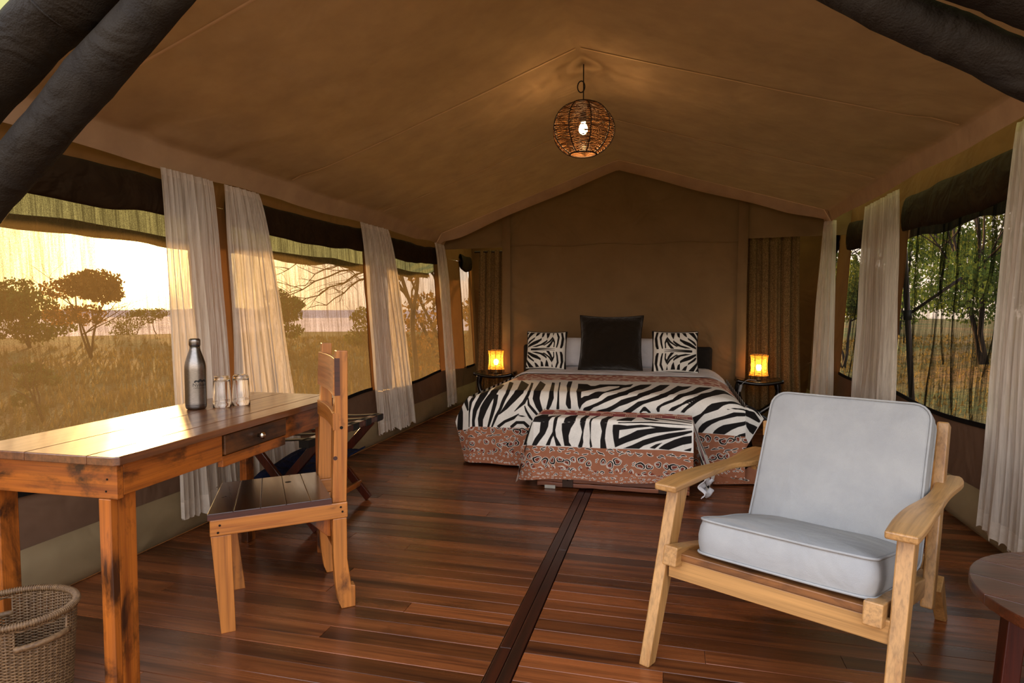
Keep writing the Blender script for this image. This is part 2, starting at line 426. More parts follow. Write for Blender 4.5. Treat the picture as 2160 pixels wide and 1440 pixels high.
# floor: dark bed under single deck boards
floor = struct('floor', B().box(-2.46, 1.62, 0.7, 7.9, -0.12, -0.032), m_batten)
fl = random.Random(3)
y = 0.86; n_pl = 0
while y < 7.7:
    wd = 0.0805
    for (xa, xb) in ((-2.405, -0.552), (-0.462, 1.535)):
        cuts = [xa]
        if fl.random() < 0.62: cuts.append(lerp(xa, xb, fl.uniform(0.2, 0.8)))
        cuts.append(xb)
        for a, b in zip(cuts[:-1], cuts[1:]):
            dz = fl.uniform(-0.0008, 0.0008)
            c = 0.0011
            q = B(); x0, x1, y0, y1 = a + 0.0005, b - 0.0005, y + 0.0004, y + wd - 0.0004
            q.hexa([(x0, y0, -0.03), (x1, y0, -0.03), (x1, y1, -0.03), (x0, y1, -0.03), (x0, y0, -c + dz), (x1, y0, -c + dz), (x1, y1, -c + dz), (x0, y1, -c + dz)])
            q.f.pop(1)
            t0 = len(q.v); q.v += [(x0 + c, y0 + c, dz), (x1 - c, y0 + c, dz), (x1 - c, y1 - c, dz), (x0 + c, y1 - c, dz)]
            q.f += [(t0, t0 + 1, t0 + 2, t0 + 3)] + [(4 + i, 4 + (i + 1) % 4, t0 + (i + 1) % 4, t0 + i) for i in range(4)]
            obj('plank', q, m_plank, floor); n_pl += 1
    y += wd
for a, b in ((-0.549, -0.509), (-0.506, -0.466)):
    yy = 0.86
    for yb in ((2.0, 4.4, 7.7) if a < -0.52 else (2.9, 5.6, 7.7)):
        obj('batten', B().box(a, b, yy, yb - 0.002, -0.03, 0.0015), m_batten, floor, bev=0.002); yy = yb

# roof lining (inner ceiling) with sag and a hem strip on each long side and at the rear
def ceil_pt(u, v):
    # u across 0..1 (left hem, left fold, ridge, right fold, right hem), v along
    Y = lerp(Y0, YC, v)
    ss_ = math.sin(PI * ((Y - 2.0) / 1.4 % 1.0))
    pts = [(-2.455, 1.847), (LX, LZ), (RX, RZ), (QX, QZ), (1.425, 1.952)]
    if u < 0.08: a, b, t = pts[0], pts[1], u / 0.08
    elif u < 0.5: a, b, t = pts[1], pts[2], (u - 0.08) / 0.42
    elif u < 0.92: a, b, t = pts[2], pts[3], (u - 0.5) / 0.42
    else: a, b, t = pts[3], pts[4], (u - 0.92) / 0.08
    x, z = lerp(a[0], b[0], t), lerp(a[1], b[1], t)
    body = math.sin(PI * t) if 0.08 <= u <= 0.92 else 0
    z += -0.018 * body * ss_ + 0.004 * nz(x * 2, Y * 2, 3)
    if u <= 0.10 or u >= 0.90:
        z += 0.007 * math.sin(Y * 4.2 + (0 if u < .5 else 2)) + 0.006 * nz(Y * 3, 5.0 + u)
    # puckers where the lining is tied to the eave
    ed = math.exp(-((u - 0.10) / 0.025) ** 2) + math.exp(-((u - 0.90) / 0.025) ** 2)
    for k in (2.45, 3.0, 3.65, 4.3, 4.9, 5.6):
        z += 0.022 * ed * math.exp(-((Y - k) / 0.06) ** 2)
    return (x, Y, z)
ceiling = struct('ceiling', B().grid(ceil_pt, 150, 140), m_ceil, smooth=True, fixn=False)
m_seam = cloth('seam_tape', bright(226, 196, 158), bright(234, 204, 166), 30)
for k in (2.05, 3.62, 4.95):
    for sd in (0, 1):
        b = B(); pts = []
        for i in range(31):
            u = lerp(0.085, 0.497, i / 30) if sd == 0 else lerp(0.915, 0.503, i / 30)
            p = Vector(ceil_pt(u, (k - Y0) / (YC - Y0))); p.z -= 0.004; pts.append(p)
        b.grid(lambda u, v, pts=pts: (lambda q: (q.x, q.y + (v - 0.5) * 0.016, q.z - 0.001 * math.sin(PI * v)))(pts[int(round(u * 30))]), 30, 2); obj('seam', b, m_seam, ceiling)
# rear hem hanging from the lining, deeper towards the eaves
def hem_pt(u, v):
    x = lerp(-2.455, 1.425, u)
    z = roof_z(max(LX, min(QX, x)))
    if x < LX: z = lerp(1.847, LZ, (x + 2.455) / 0.055)
    if x > QX: z = lerp(QZ, 1.952, (x - QX) / 0.025)
    e = abs(u - 0.482) / 0.5
    d = 0.10 + 0.015 * math.sin(u * 21) * e
    zz = z - d * v * (1.0 if e < 0.8 else 1 - 0.4 * ss(0.8, 1, e))
    return (x, Y1 - 0.03 + 0.03 * v + 0.02 * math.sin(v * PI) + 0.02 * nz(u * 9, 3.0), zz - 0.02 * e * v)
obj('rear_hem', B().grid(hem_pt, 100, 6), m_ceil, ceiling, smooth=True)
b = B(); b.tube([hem_pt(i / 60, 0.05) for i in range(61)], 0.004, 4); obj('seam', b, m_seam, ceiling)

# outer fly sheet above the tent, with a dark hem hanging at its edges
def fly_pt(u, v):
    Y = lerp(1.35, 8.4, v); x = lerp(-3.35, 2.35, u)
    z = 2.86 - (0.425 if x < RX else 0.30) * abs(x - RX) - 0.02 * math.sin(PI * ((Y / 1.45) % 1)) * (abs(x - RX) / 2.8)
    z += 0.012 * nz(x, Y * 2.2, 1.0)
    return (x, Y, z)
fly = struct('roof', B().grid(fly_pt, 44, 70), m_fly, smooth=True)
for sd, dep in ((0.0, 0.075), (1.0, 0.13)):
    def hp(u, v, sd=sd, dep=dep):
        p = fly_pt(sd, u); s_ = -1 if sd == 0 else 1
        return (p[0] + s_ * 0.02 * v, p[1], p[2] - dep * v - 0.01 * math.sin(u * 37) * v + 0.012 * nz(u * 30, v) * v)
    obj('fly_hem', B().grid(hp, 90, 4), m_fly_hem, fly, smooth=True, solid=0.006)
# ridge pole and eave poles of the frame, outside the lining
struct('trim_1', B().tube([(RX, 1.5, 2.80), (RX, 8.3, 2.80)], 0.025, 10), m_iron, smooth=True)

# side walls with window openings
def wall_side(name, fx, opens, zs, ztop, s_):
    b = B()
    def low(u, v):
        Y = lerp(0.9, 7.8, u); top = zs(Y); z = lerp(-0.12, top, v)
        return (fx(z) + s_ * 0.012 + s_ * 0.010 * nz(Y * 2.5, z * 4, s_) * math.sin(PI * v), Y, z)
    b.grid(low, 120, 10)
    def up(u, v):
        Y = lerp(0.9, 7.8, u); z = lerp(ztop, 2.24, v); return (fx(z) + 0.01 * nz(Y * 2, z * 3, 9), Y, z)
    b.grid(up, 80, 4)
    e = 0.9
    for (a, c) in opens + [(7.8, 7.8)]:
        if a > e:
            def post(u, v, e=e, a=a):
                Y = lerp(e, a, u); z = lerp(zs(Y), ztop, v); return (fx(z) + s_ * 0.004 * nz(Y * 8, z * 3), Y, z)
            b.grid(post, 6, 14)
        e = c
    w = struct(name, b, m_wall, smooth=True)
    def mud(u, v):
        Y = lerp(0.9, 7.8, u); z = lerp(0.0, 0.225, v)
        f = math.sin(PI * min(1, v * 1.1)) * (0.5 + 0.5 * nz(Y * 2.2, v * 1.5, s_ * 4))
        return (fx(z) - s_ * (0.012 + 0.045 * max(0, f)) + (s_ * 0.02 if v < 0.01 else 0), Y, z + 0.012 * nz(Y * 1.3, 7.0) * v)
    obj('mud_flap', B().grid(mud, 160, 8), m_mud, w, smooth=True)
    def band(u, v):
        Y = lerp(0.9, 7.8, u); z = lerp(0.20, zs(Y) - 0.012, v)
        return (fx(z) - s_ * 0.006 + s_ * 0.012 * nz(Y * 2.5, z * 4, s_) * math.sin(PI * v), Y, z)
    obj('skirt_band', B().grid(band, 120, 5), m_skirt, w, smooth=True)
    return w
sillL = lambda Y: 0.455 + 0.022 * math.cos((Y - 2.95) / 1.78 * 2 * PI)
sillR = lambda Y: 0.545 + 0.018 * math.cos((Y - 5.2) / 1.9 * 2 * PI)
openL = [(1.05, 2.82), (3.16, 4.78), (5.08, 6.40), (7.28, 7.60)]
openR = [(1.3, 3.05), (3.38, 5.04), (5.46, 6.50), (6.98, 7.5)]
wallL = wall_side('wall_left', wl_x, openL, sillL, 1.72, -1)
wallR = wall_side('wall_right', wr_x, openR, sillR, 1.80, 1)
wi = 0
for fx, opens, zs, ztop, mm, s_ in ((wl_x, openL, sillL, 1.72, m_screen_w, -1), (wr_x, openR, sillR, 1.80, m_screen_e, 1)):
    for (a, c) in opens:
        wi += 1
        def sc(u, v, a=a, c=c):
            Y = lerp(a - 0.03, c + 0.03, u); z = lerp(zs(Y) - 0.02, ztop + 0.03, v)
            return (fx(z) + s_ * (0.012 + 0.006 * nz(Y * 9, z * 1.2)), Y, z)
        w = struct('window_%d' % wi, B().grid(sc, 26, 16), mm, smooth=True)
        def bd(u, v, a=a, c=c):
            Y = lerp(a, c, u); z = zs(Y) - 0.014 + 0.026 * v; return (fx(z) - s_ * 0.012, Y, z)
        obj('binding', B().grid(bd, 30, 1), m_bind, w, solid=0.006)
        # loose net drawn into vertical folds across the screen
        rq = random.Random(wi * 7)
        nf = 9 if s_ > 0 else 0
        for k in range(nf if c - a > 0.5 else 0):
            ya = rq.uniform(a + 0.05, c - 0.05); yb = ya + rq.uniform(-0.22, 0.22); wd_ = rq.uniform(0.012, 0.05) * (1.0 if s_ > 0 else 0.5); sd = rq.uniform(0, 90)
            zt_f = ztop + 0.02; zb_f = zs(ya) + (0.01 if rq.random() < 0.6 else rq.uniform(0.05, 0.4))
            def fold(u, v, ya=ya, yb=yb, wd_=wd_, sd=sd, zt_f=zt_f, zb_f=zb_f):
                z = lerp(zt_f, zb_f, v)
                y_ = lerp(ya, yb, v ** 1.6) + 0.05 * nz(v * 3.1, sd) + (u - 0.5) * wd_ * (0.35 + 1.3 * abs(nz(v * 2.3, sd + 9)) + 0.5 * math.sin(PI * v))
                y_ = min(c + 0.02, max(a - 0.02, y_))
                return (fx(z) - s_ * (0.006 + 0.010 * math.sin(PI * u)), y_, z)
            obj('net_fold', B().grid(fold, 4, 26), m_net_fold, w, smooth=True, fixn=False)
# rolled canvas storm flaps tied up above each window
desc = {0: ('left', ('above the sunlit window by the desk', 'above the middle window of the sunny wall', 'above the farthest long window of the sunny wall', 'in the corner beside the left burlap curtain')),
        1: ('right', ('above the nearest window of the shady wall', 'above the shady window behind the armchair', 'above the narrow shady window', 'in the corner beside the right burlap curtain'))}
for si, (fx, opens, ztop, s_) in enumerate(((wl_x, openL, 1.72, -1), (wr_x, openR, 1.80, 1))):
    for k, (a, c) in enumerate(opens):
        if si == 1 and k == 0: continue
        zc = ztop - 0.005 if si == 0 else ztop + 0.02
        def rl(u, v, a=a, c=c):
            Y = lerp(a - 0.03, c + 0.03, u); ang = 2 * PI * v
            ry = (0.088 if si == 0 else 0.12) * (1 + 0.16 * nz(Y * 2.4, k, 3 + si) + 0.10 * math.sin(PI * u))
            rx = 0.026 * (1 + 0.2 * nz(Y * 3, 1.0))
            z = zc + ry * math.sin(ang) - 0.02 * math.sin(PI * u) + 0.012 * nz(Y * 5, k + 2.0)
            return (fx(z) - s_ * (0.026 + rx * math.cos(ang)), Y, z)
        t = thing('rolled_window_flap', 'dark olive canvas storm flap rolled up ' + desc[si][1][k], 'window flap', (0, 0, 0), group='rolled storm flaps over the tent windows')
        obj('roll', B().grid(rl, 40, 14), m_roll, t, smooth=True)

# rear partition behind the bed: full gable above, only the middle below
def part_pt(u, v):
    x = lerp(-1.74, 0.69, u); z = lerp(0.0, 1.84, v)
    return (x, 6.62 + 0.022 * nz(x * 1.6, z * 1.3, 2) + 0.014 * nz((x + z * 0.6) * 4, (z - x) * 0.8, 5), z)
def gab_pt(u, v):
    x = lerp(-2.52, 1.66, u); zb = 1.80 + 0.05 * (x + 2.52) / 4.18; zt = max(2.0, roof_z(x) + 0.10)
    z = lerp(zb, zt, v)
    return (x, 6.62 + 0.022 * nz(x * 1.6, z * 1.3, 2) + 0.014 * nz((x + z * 0.6) * 4, (z - x) * 0.8, 5), z)
b = B(); b.grid(part_pt, 60, 44); b.grid(gab_pt, 70, 22)
wb = struct('wall_back', b, m_panel, smooth=True)
for x in (-1.73, 0.68):
    def stp(u, v, x=x):
        z = lerp(0.0, roof_z(x) + 0.05, v); return (x + 0.045 * (u - 0.5) * 2 + 0.006 * nz(z * 3, x), 6.592 - 0.012 * math.sin(PI * u) - 0.01, z)
    obj('seam_flap', B().grid(stp, 6, 30), m_panel, wb, smooth=True)
obj('seam', B().tube([(lerp(-1.7, 0.65, i / 20), 6.602, 1.815 + 0.01 * math.sin(i * 0.9)) for i in range(21)], 0.005, 4), m_panel, wb)
struct('wall_rear', B().box(-2.56, 1.7, 7.8, 7.84, 0, 2.5), m_wall)
# door-flap strap and gathered shade net rolled at the mouth of the tent
t = thing('rolled_entrance_net', 'charcoal shade net roll sweeping down across the upper left corner, nearer the ridge', 'entrance net', (0, 0, 0), group='rolled nets at the tent mouth')
pp = catmull([(-1.12, 1.5, 2.28), (-1.355, 1.5, 2.042), (-1.643, 1.5, 1.817), (-1.883, 1.5, 1.621), (-2.117, 1.5, 1.44), (-2.30, 1.52, 1.30)], 8)
def netroll(pp, r, sq=1.0, seed=0):
    b = B(); rr = [r * (1 + 0.10 * nz(i * 0.16, seed) + 0.04 * nz(i * 0.6, seed + 4)) for i in range(len(pp))]
    b.tube(pp, rr, 20); return b
obj('roll', netroll(pp, 0.067, seed=1), m_net, t, smooth=True)
# loose corner of the net dropping towards the frame edge
def loose(u, v):
    p = Vector((-1.94, 1.50, 1.56)).lerp(Vector((-2.32, 1.52, 1.26)), u)
    return (p.x - 0.02 + 0.03 * v, p.y - 0.07 + 0.03 * math.sin(v * 7 + u * 3), p.z + 0.02 - 0.05 * v * (0.2 + u))
obj('loose_edge', B().grid(loose, 16, 10), m_net, t, smooth=True, solid=0.004)
t = thing('rolled_entrance_net', 'thicker outer charcoal net roll above the other in the upper left corner', 'entrance net', (0, 0, 0), group='rolled nets at the tent mouth')
pp = catmull([(-1.35, 1.45, 2.24), (-1.61, 1.45, 2.046), (-1.803, 1.45, 1.925), (-2.028, 1.45, 1.771), (-2.25, 1.45, 1.60)], 8)
obj('roll', netroll(pp, 0.088, seed=2), m_net, t, smooth=True)
b = B()
c0 = Vector((-1.72, 1.45, 1.98)); dr = Vector((0.80, 0, 0.60)); nn = Vector((-0.6, 0, 0.8))
b.tube([c0 + nn * 0.094 * math.cos(a) + Vector((0, 0.094, 0)) * math.sin(a) + dr * 0.03 for a in [2 * PI * i / 24 for i in range(24)]], 0.004, 5, closed=True)
obj('tie', b, m_net, t, smooth=True)
tag(obj('hanging_strap', B().box(-1.615, -1.585, 1.50, 1.506, 1.93, 2.3), m_bind), 'black webbing strap hanging between the two net rolls at upper left', 'strap')
t = thing('rolled_entrance_net', 'charcoal net roll running down across the upper right corner', 'entrance net', (0, 0, 0), group='rolled nets at the tent mouth')
def sc_y(p, Y=1.62, Yb=1.6):
    k = Y / Yb; return (p[0] * k, Y, 1.15 + (p[2] - 1.15) * k)
pp = catmull([sc_y(p) for p in ((0.02, 1.6, 2.05), (0.285, 1.6, 1.930), (0.503, 1.6, 1.793), (0.62, 1.6, 1.727), (0.80, 1.6, 1.612), (0.95, 1.6, 1.52))], 8)
obj('roll', netroll(pp, 0.050, seed=3), m_net, t, smooth=True)
pp2 = [p + Vector((0.07, -0.12, 0.07)) for p in pp]
obj('outer_fold', netroll(pp2, 0.085, seed=6), m_net, t, smooth=True)
pp3 = [p + Vector((0.13, -0.24, 0.13)) for p in pp]
obj('outer_fold', netroll(pp3, 0.12, seed=9), m_net, t, smooth=True)

# ------------------------------------------------------------------ outside
m_ground = M('dry_savanna_grass')
v = m_ground.coord(); f = m_ground.noise(v, 0.22, 4, 0.6, 0.6); f2 = m_ground.noise(v, 6, 4, 0.7)
c_ = m_ground.ramp(f, [(0.34, bright(92, 98, 52)), (0.5, bright(122, 106, 60)), (0.66, bright(140, 106, 62))])
c_ = m_ground.mix(0.55, c_, m_ground.ramp(f2, [(0.3, K(0.35)), (0.7, K(1.0))]), 'MULTIPLY')
m_ground = m_ground.done(m_ground.bsdf(c_, 0.95, nrm=m_ground.bump(f2, 0.8, 0.1), spec=0.1))
def gr_z(x, y):
    z = -0.6 + 0.10 * nz(x * 0.11, y * 0.11)
    if x > 3: z += 0.17 * (x - 3) * ss(3, 7, x) / (1 + 0.012 * (x - 3) ** 2)
    d = math.hypot(x, y)
    z -= 2.5 * ss(48, 75, d) * (1 if x < 3 else 0)
    if -3.6 < x < 2.4 and -1 < y < 8.6: z = min(z, -0.5)
    return z
struct('ground', B().grid(lambda u, v: (lerp(-80, 60, u), lerp(-30, 90, v), gr_z(lerp(-80, 60, u), lerp(-30, 90, v))), 160, 140), m_ground, smooth=True)
m_plain = plain('hazy_far_plain', bright(226, 196, 184), 1.0, scale=0.004, var=0.12)  # distance haze is put into the pale colour of the land itself
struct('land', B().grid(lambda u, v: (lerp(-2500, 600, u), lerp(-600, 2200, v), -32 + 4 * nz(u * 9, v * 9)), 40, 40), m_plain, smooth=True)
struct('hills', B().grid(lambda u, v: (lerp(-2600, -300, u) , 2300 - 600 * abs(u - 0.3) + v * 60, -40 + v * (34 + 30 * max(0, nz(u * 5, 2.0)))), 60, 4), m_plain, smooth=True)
# veranda deck in front of the tent is outside the picture; a short apron carries the camera's side
struct('floor_apron', B().box(-3.0, 2.2, -1.5, 0.7, -0.12, -0.002), m_plank)

def leafmat(name, a, b_, tr):
    m = M(name); f = m.noise(m.coord(), 3.0, 2, 0.6)
    col = m.ramp(f, [(0.3, a), (0.7, b_)])
    d = m.n('ShaderNodeBsdfDiffuse'); m.l(col, d.inputs[0]); t = m.n('ShaderNodeBsdfTranslucent'); m.l(col, t.inputs[0])
    mx = m.n('ShaderNodeMixShader'); mx.inputs[0].default_value = tr; m.l(d.outputs[0], mx.inputs[1]); m.l(t.outputs[0], mx.inputs[2])
    return m.done(mx.outputs[0])
m_leaf = leafmat('olive_leaf', bright(78, 88, 40), bright(122, 122, 56), 0.35)
m_leaf_b = leafmat('backlit_tint_leaf', bright(134, 98, 50), bright(178, 130, 66), 0.45)  # orange-brown of foliage lit from behind is put into this leaf colour
m_leaf_g = leafmat('fresh_leaf', bright(74, 92, 42), bright(112, 126, 62), 0.45)
m_bark = wood('grey_brown_bark', srgb(78, 60, 46), srgb(46, 34, 26), 'z', 0.9, None, coat=0.0, grain=14, bump=0.5)
m_straw = leafmat('dry_grass_blade', bright(106, 94, 52), bright(142, 120, 70), 0.35)

def crown(rnd, blobs, n, ls, flat=0.6):
    b = B(); tot = sum(r ** 2 for *_, r in blobs)
    for (cx_, cy_, cz_, r) in blobs:
        for _ in range(int(2.2 * n * r * r / tot)):
            d = Vector((rnd.gauss(0, 1), rnd.gauss(0, 1), rnd.gauss(0, 1))).normalized() * r * rnd.uniform(0.35, 1.05) ** 0.6
            p = Vector((cx_ + d.x, cy_ + d.y, cz_ + d.z * flat))
            q = Euler((rnd.uniform(0, 6.3), rnd.uniform(0, 6.3), rnd.uniform(0, 6.3))).to_matrix()
            L = ls * rnd.uniform(0.6, 1.4)
            vs = [p + q @ Vector(w_) * L * 0.72 for w_ in ((-0.5, 0, 0), (0, -0.28, 0.05), (0.5, 0, 0), (0, 0.28, 0.05))]
            b.add(vs, [(0, 1, 2, 3)])
    return b
def limb(b, rnd, p, d, L, r, dep, bend=0.35):
    pts = [p]; rr = [r]; q = p.copy(); dd = d.copy(); n = 5
    for i in range(n):
        dd = (dd + Vector((rnd.gauss(0, 1), rnd.gauss(0, 1), rnd.gauss(0, 0.7))) * bend * 0.35).normalized()
        q = q + dd * L / n; pts.append(q.copy()); rr.append(r * (1 - 0.6 * (i + 1) / n))
    b.tube(pts, rr, 5)
    if dep > 0:
        for k in range(rnd.choice((2, 3))):
            i = rnd.choice((2, 3, 4, 5)); nd = (dd + Vector((rnd.gauss(0, 1), rnd.gauss(0, 1), rnd.gauss(0, 0.6))) * 0.75).normalized()
            limb(b, rnd, pts[i], nd, L * 0.65, rr[i] * 0.7, dep - 1, bend)
def tree(name, label, cat, x, y, h, w, seed, leaf, n=700, ls=0.16, trunk_f=0.35, group=None, stems=1, zg=None):
    rnd = random.Random(seed); zg = gr_z(x, y) if zg is None else zg
    t = thing(name, label, cat, (x, y, zg - 0.02), group=group)
    tr = B(); blobs = []
    for s_ in range(stems):
        a = rnd.uniform(0, 6.3)
        limb(tr, rnd, Vector((0.05 * s_, 0, 0)), Vector((0.25 * math.cos(a), 0.25 * math.sin(a), 1)).normalized(), h * 0.75, 0.024 * h ** 0.6, 2)
    obj('trunk', tr, m_bark, t, smooth=True)
    for k in range(9):
        a = rnd.uniform(0, 6.3); rad = rnd.uniform(0.0, 0.62) * w
        blobs.append((rad * math.cos(a), rad * math.sin(a), h * rnd.uniform(trunk_f + 0.12, 0.92), w * rnd.uniform(0.26, 0.44)))
    obj('foliage', crown(rnd, blobs, n, ls), leaf, t, kind='stuff', fixn=False)
    return t
tg = 'bushes and trees on the sunset side'
tree('bush', 'wide dark round bush beneath the sunset, beside the frame edge of the desk window', 'bush', -27.0, 21.2, 2.7, 2.5, 11, m_leaf, 2400, 0.24, 0.1, tg, 3)
tree('tree', 'tall spreading tree silhouetted beneath the sun glow in the desk window', 'tree', -19.8, 17.7, 3.1, 1.9, 23, m_leaf_b, 2000, 0.19, 0.3, tg, 3)
tree('small_tree', 'small flat-topped tree on the skyline just past the silhouetted tree', 'tree', -37.4, 37.2, 1.9, 1.5, 31, m_leaf, 300, 0.22, 0.3, tg)
tree('small_tree', 'thin distant tree on the skyline partly hidden by the first sheer curtain', 'tree', -34.5, 36.0, 2.0, 1.2, 33, m_leaf, 260, 0.2, 0.35, tg)
tree('bush', 'low distant skyline bush between the tall tree and the small tree', 'bush', -40.0, 39.0, 1.1, 1.9, 34, m_leaf, 300, 0.22, 0.0, tg)
tree('shrub', 'dark little shrub standing alone in the grass close below the desk window', 'bush', -9.4, 7.5, 0.95, 0.42, 41, m_leaf, 420, 0.09, 0.05, tg, 3)
tree('shrub', 'leafy shrub half cut by the frame edge above the desk', 'bush', -6.6, 4.6, 0.62, 0.45, 43, m_leaf_g, 380, 0.08, 0.0, tg, 3)
tree('bush', 'green bush at the edge of the second curtain in the middle window', 'bush', -14.6, 21.0, 2.5, 1.6, 51, m_leaf_g, 1800, 0.18, 0.05, tg, 3)
tree('bush', 'hazy bush beneath bare branches in the middle window', 'bush', -13.2, 25.5, 1.7, 1.6, 53, m_leaf, 700, 0.2, 0.0, tg, 3)
tree('tree', 'big sun-tinted tree filling the far window behind the forked trunk', 'tree', -5.6, 15.2, 4.6, 2.7, 61, m_leaf_b, 2800, 0.17, 0.0, tg, 4)
tree('tree', 'second sun-tinted thicket reaching behind the far window and corner', 'tree', -4.4, 18.5, 4.2, 2.4, 63, m_leaf_b, 2000, 0.17, 0.0, tg, 4)
# forked acacia with bare branches sweeping to the left
t = thing('forked_tree', 'forked thin trunk with bare branches seen through the far windows', 'tree', (-4.0, 9.4, gr_z(-4.0, 9.4) - 0.02), group=tg)
b = B(); rnd = random.Random(77)
b.tube(catmull([(0, 0, 0), (0.03, 0, 0.7), (-0.03, 0, 1.4), (-0.02, 0, 1.75)], 4), 0.04, 7)
b.tube(catmull([(-0.02, 0, 1.72), (-0.16, 0, 2.1), (-0.30, 0, 2.6), (-0.34, 0, 3.2)], 4), 0.03, 6)
b.tube(catmull([(-0.02, 0, 1.72), (0.06, 0, 2.2), (0.02, 0, 2.7), (0.1, 0, 3.2)], 4), 0.03, 6)
obj('trunk', b, m_bark, t, smooth=True)
br = B()
for k, (z0, z1, L, yy) in enumerate(((2.55, 1.62, 2.5, 0.1), (2.5, 1.95, 2.4, -0.2), (2.7, 2.25, 2.1, 0.2), (2.75, 2.5, 2.3, 0.0), (2.4, 1.75, 1.9, 0.3))):
    p0 = Vector((-0.3, 0, z0)); p1 = Vector((-0.3 - L, yy + 0.5, z1))
    pts = [p0.lerp(p1, i / 9) + Vector((0, 0.08 * nz(i * 0.9, k), 0.14 * nz(i * 0.6, k + 5) + 0.10 * math.sin(i / 9 * PI))) for i in range(10)]
    br.tube(pts, [0.022 * (1 - 0.08 * i) for i in range(10)], 5)
    for j in range(9):
        i = rnd.randint(3, 9); d = Vector((-1, rnd.uniform(-.5, .5), rnd.uniform(-0.5, 0.8))).normalized()
        limb(br, rnd, pts[i], d, rnd.uniform(0.25, 0.6), 0.008, 1, 0.5)
obj('branches', br, m_bark, t, smooth=True)
tr_g = 'trees on the shady side'
tree('tree', 'large leafy green tree filling the shady window behind the armchair', 'tree', 6.7, 16.0, 5.0, 2.7, 71, m_leaf_g, 5200, 0.13, 0.16, tr_g, 3)
tree('tree', 'dark green tree further along behind the right sheer curtain', 'tree', 9.4, 18.6, 5.6, 3.4, 73, m_leaf, 4200, 0.15, 0.08, tr_g, 3)
tree('tree', 'dense shaded tree seen through the narrow shady window', 'tree', 4.6, 19.0, 3.0, 1.5, 75, m_leaf, 1500, 0.15, 0.0, tr_g, 3)
tree('tree', 'tall shaded tree beyond the narrow shady window', 'tree', 4.9, 24.0, 4.5, 2.2, 79, m_leaf, 1500, 0.2, 0.1, tr_g, 3)
tree('tree', 'far pale green tree low behind the armchair window', 'tree', 8.4, 27.0, 4.6, 4.0, 81, m_leaf_g, 3800, 0.2, 0.0, tr_g, 3)
# tent pole outside the shady window
PLX, PLY = 2.03, 5.85
t = thing('tent_pole', 'dark slanting tent pole standing outside the shady window', 'pole', (PLX, PLY, gr_z(PLX, PLY)))
obj('shaft', B().tube([(0.0, 0.0, 0), (-0.19, 0.0, 2.55)], 0.022, 10), m_iron, t, smooth=True)
obj('collar', B().tube([(-0.122, 0, 1.64), (-0.128, 0, 1.72)], 0.032, 10), m_black, t, smooth=True)
obj('brace', B().tube([(-0.125, 0.0, 1.68), (0.22, -0.1, 1.98)], 0.012, 8), m_iron, t, smooth=True)
# grass outside both walls
b = B(); rnd = random.Random(5)
for _ in range(9000):
    if rnd.random() < 0.72: x, y = -3.2 - abs(rnd.gauss(0, 1)) * 9, rnd.uniform(0, 34)
    else: x, y = 2.6 + abs(rnd.gauss(0, 1)) * 5, rnd.uniform(2, 26)
    z = gr_z(x, y)
    for k in range(3):
        a = rnd.uniform(0, 6.3); L = rnd.uniform(0.08, 0.30) * (1 if x < 0 else 0.4); w_ = 0.012 + 0.0012 * math.hypot(x, y)
        px_, py_ = x + rnd.gauss(0, 0.1), y + rnd.gauss(0, 0.1)
        b.add([(px_ - w_ * math.sin(a), py_ + w_ * math.cos(a), z), (px_ + w_ * math.sin(a), py_ - w_ * math.cos(a), z), (px_ + L * 0.4 * math.cos(a), py_ + L * 0.4 * math.sin(a), z + L)], [(0, 1, 2)])
g_ = obj('grass', b, m_straw, kind='stuff', fixn=False); g_['label'] = 'dry straw-coloured grass growing around the tent'; g_['category'] = 'grass'

# ------------------------------------------------------------------ sheer curtains
def curtain(label, T0, T1, Q0, Q1, zt, zb, n, seed, s_, bulge=0.0, group='white sheer curtains'):
    t = thing('sheer_curtain', label, 'curtain', (0, 0, 0), group=group)
    T0, T1, Q0, Q1 = map(Vector, (T0, T1, Q0, Q1))
    dT = (T1 - T0); nrm = Vector((-dT.y, dT.x)).normalized()
    if nrm.x * s_ > 0: nrm = -nrm
    def pt(u, z):
        v = (zt - z) / (zt - zb)
        a = T0.lerp(T1, u); c = Q0.lerp(Q1, u); w = v ** 0.75
        p = a.lerp(c, w)
        A = lerp(0.010, 0.024, v)
        ph = n * 2 * PI * (u + 0.03 * nz(u * 4, v * 1.2, seed)) + seed
        off = 0.45 * A * math.sin(ph) * (0.6 + 0.8 * nz(u * 6, seed + 5)) + 2.0 * A * nz(u * n * 0.9, v * 0.5, seed) + 0.9 * A * nz(u * n * 2.6, v * 0.7, seed + 7) + bulge * math.sin(PI * v) + 0.012 * nz(u * 3, v * 3, seed)
        along = 0.3 * A * math.cos(ph)
        p = p + nrm * (max(off, -0.028 + 0.2 * off) + 0.015) + (dT.normalized()) * along
        return (p.x, p.y, z)
    nu = int(n * 14)
    hz = zb + 0.09
    wob = lambda u: 0.012 * nz(u * 5, seed + 3) + 0.01 * math.sin(u * n * 2 * PI)
    obj('panel', B().grid(lambda u, v: pt(u, lerp(zt - 0.035, hz, v)), nu, 30), m_sheer, t, smooth=True, fixn=False)
    obj('heading', B().grid(lambda u, v: pt(u, lerp(zt, zt - 0.035, v)), nu, 2), m_sheer_hem, t, smooth=True, fixn=False)
    obj('hem', B().grid(lambda u, v: pt(u, lerp(hz, zb + wob(u), v)), nu, 4), m_sheer_hem, t, smooth=True, fixn=False)
    return t
curtain('sunlit white sheer curtain nearest the desk, left of the dark canvas post', (-2.405, 2.545), (-2.405, 2.905), (-2.34, 2.56), (-2.34, 2.98), 1.832, 0.10, 11, 1, -1)
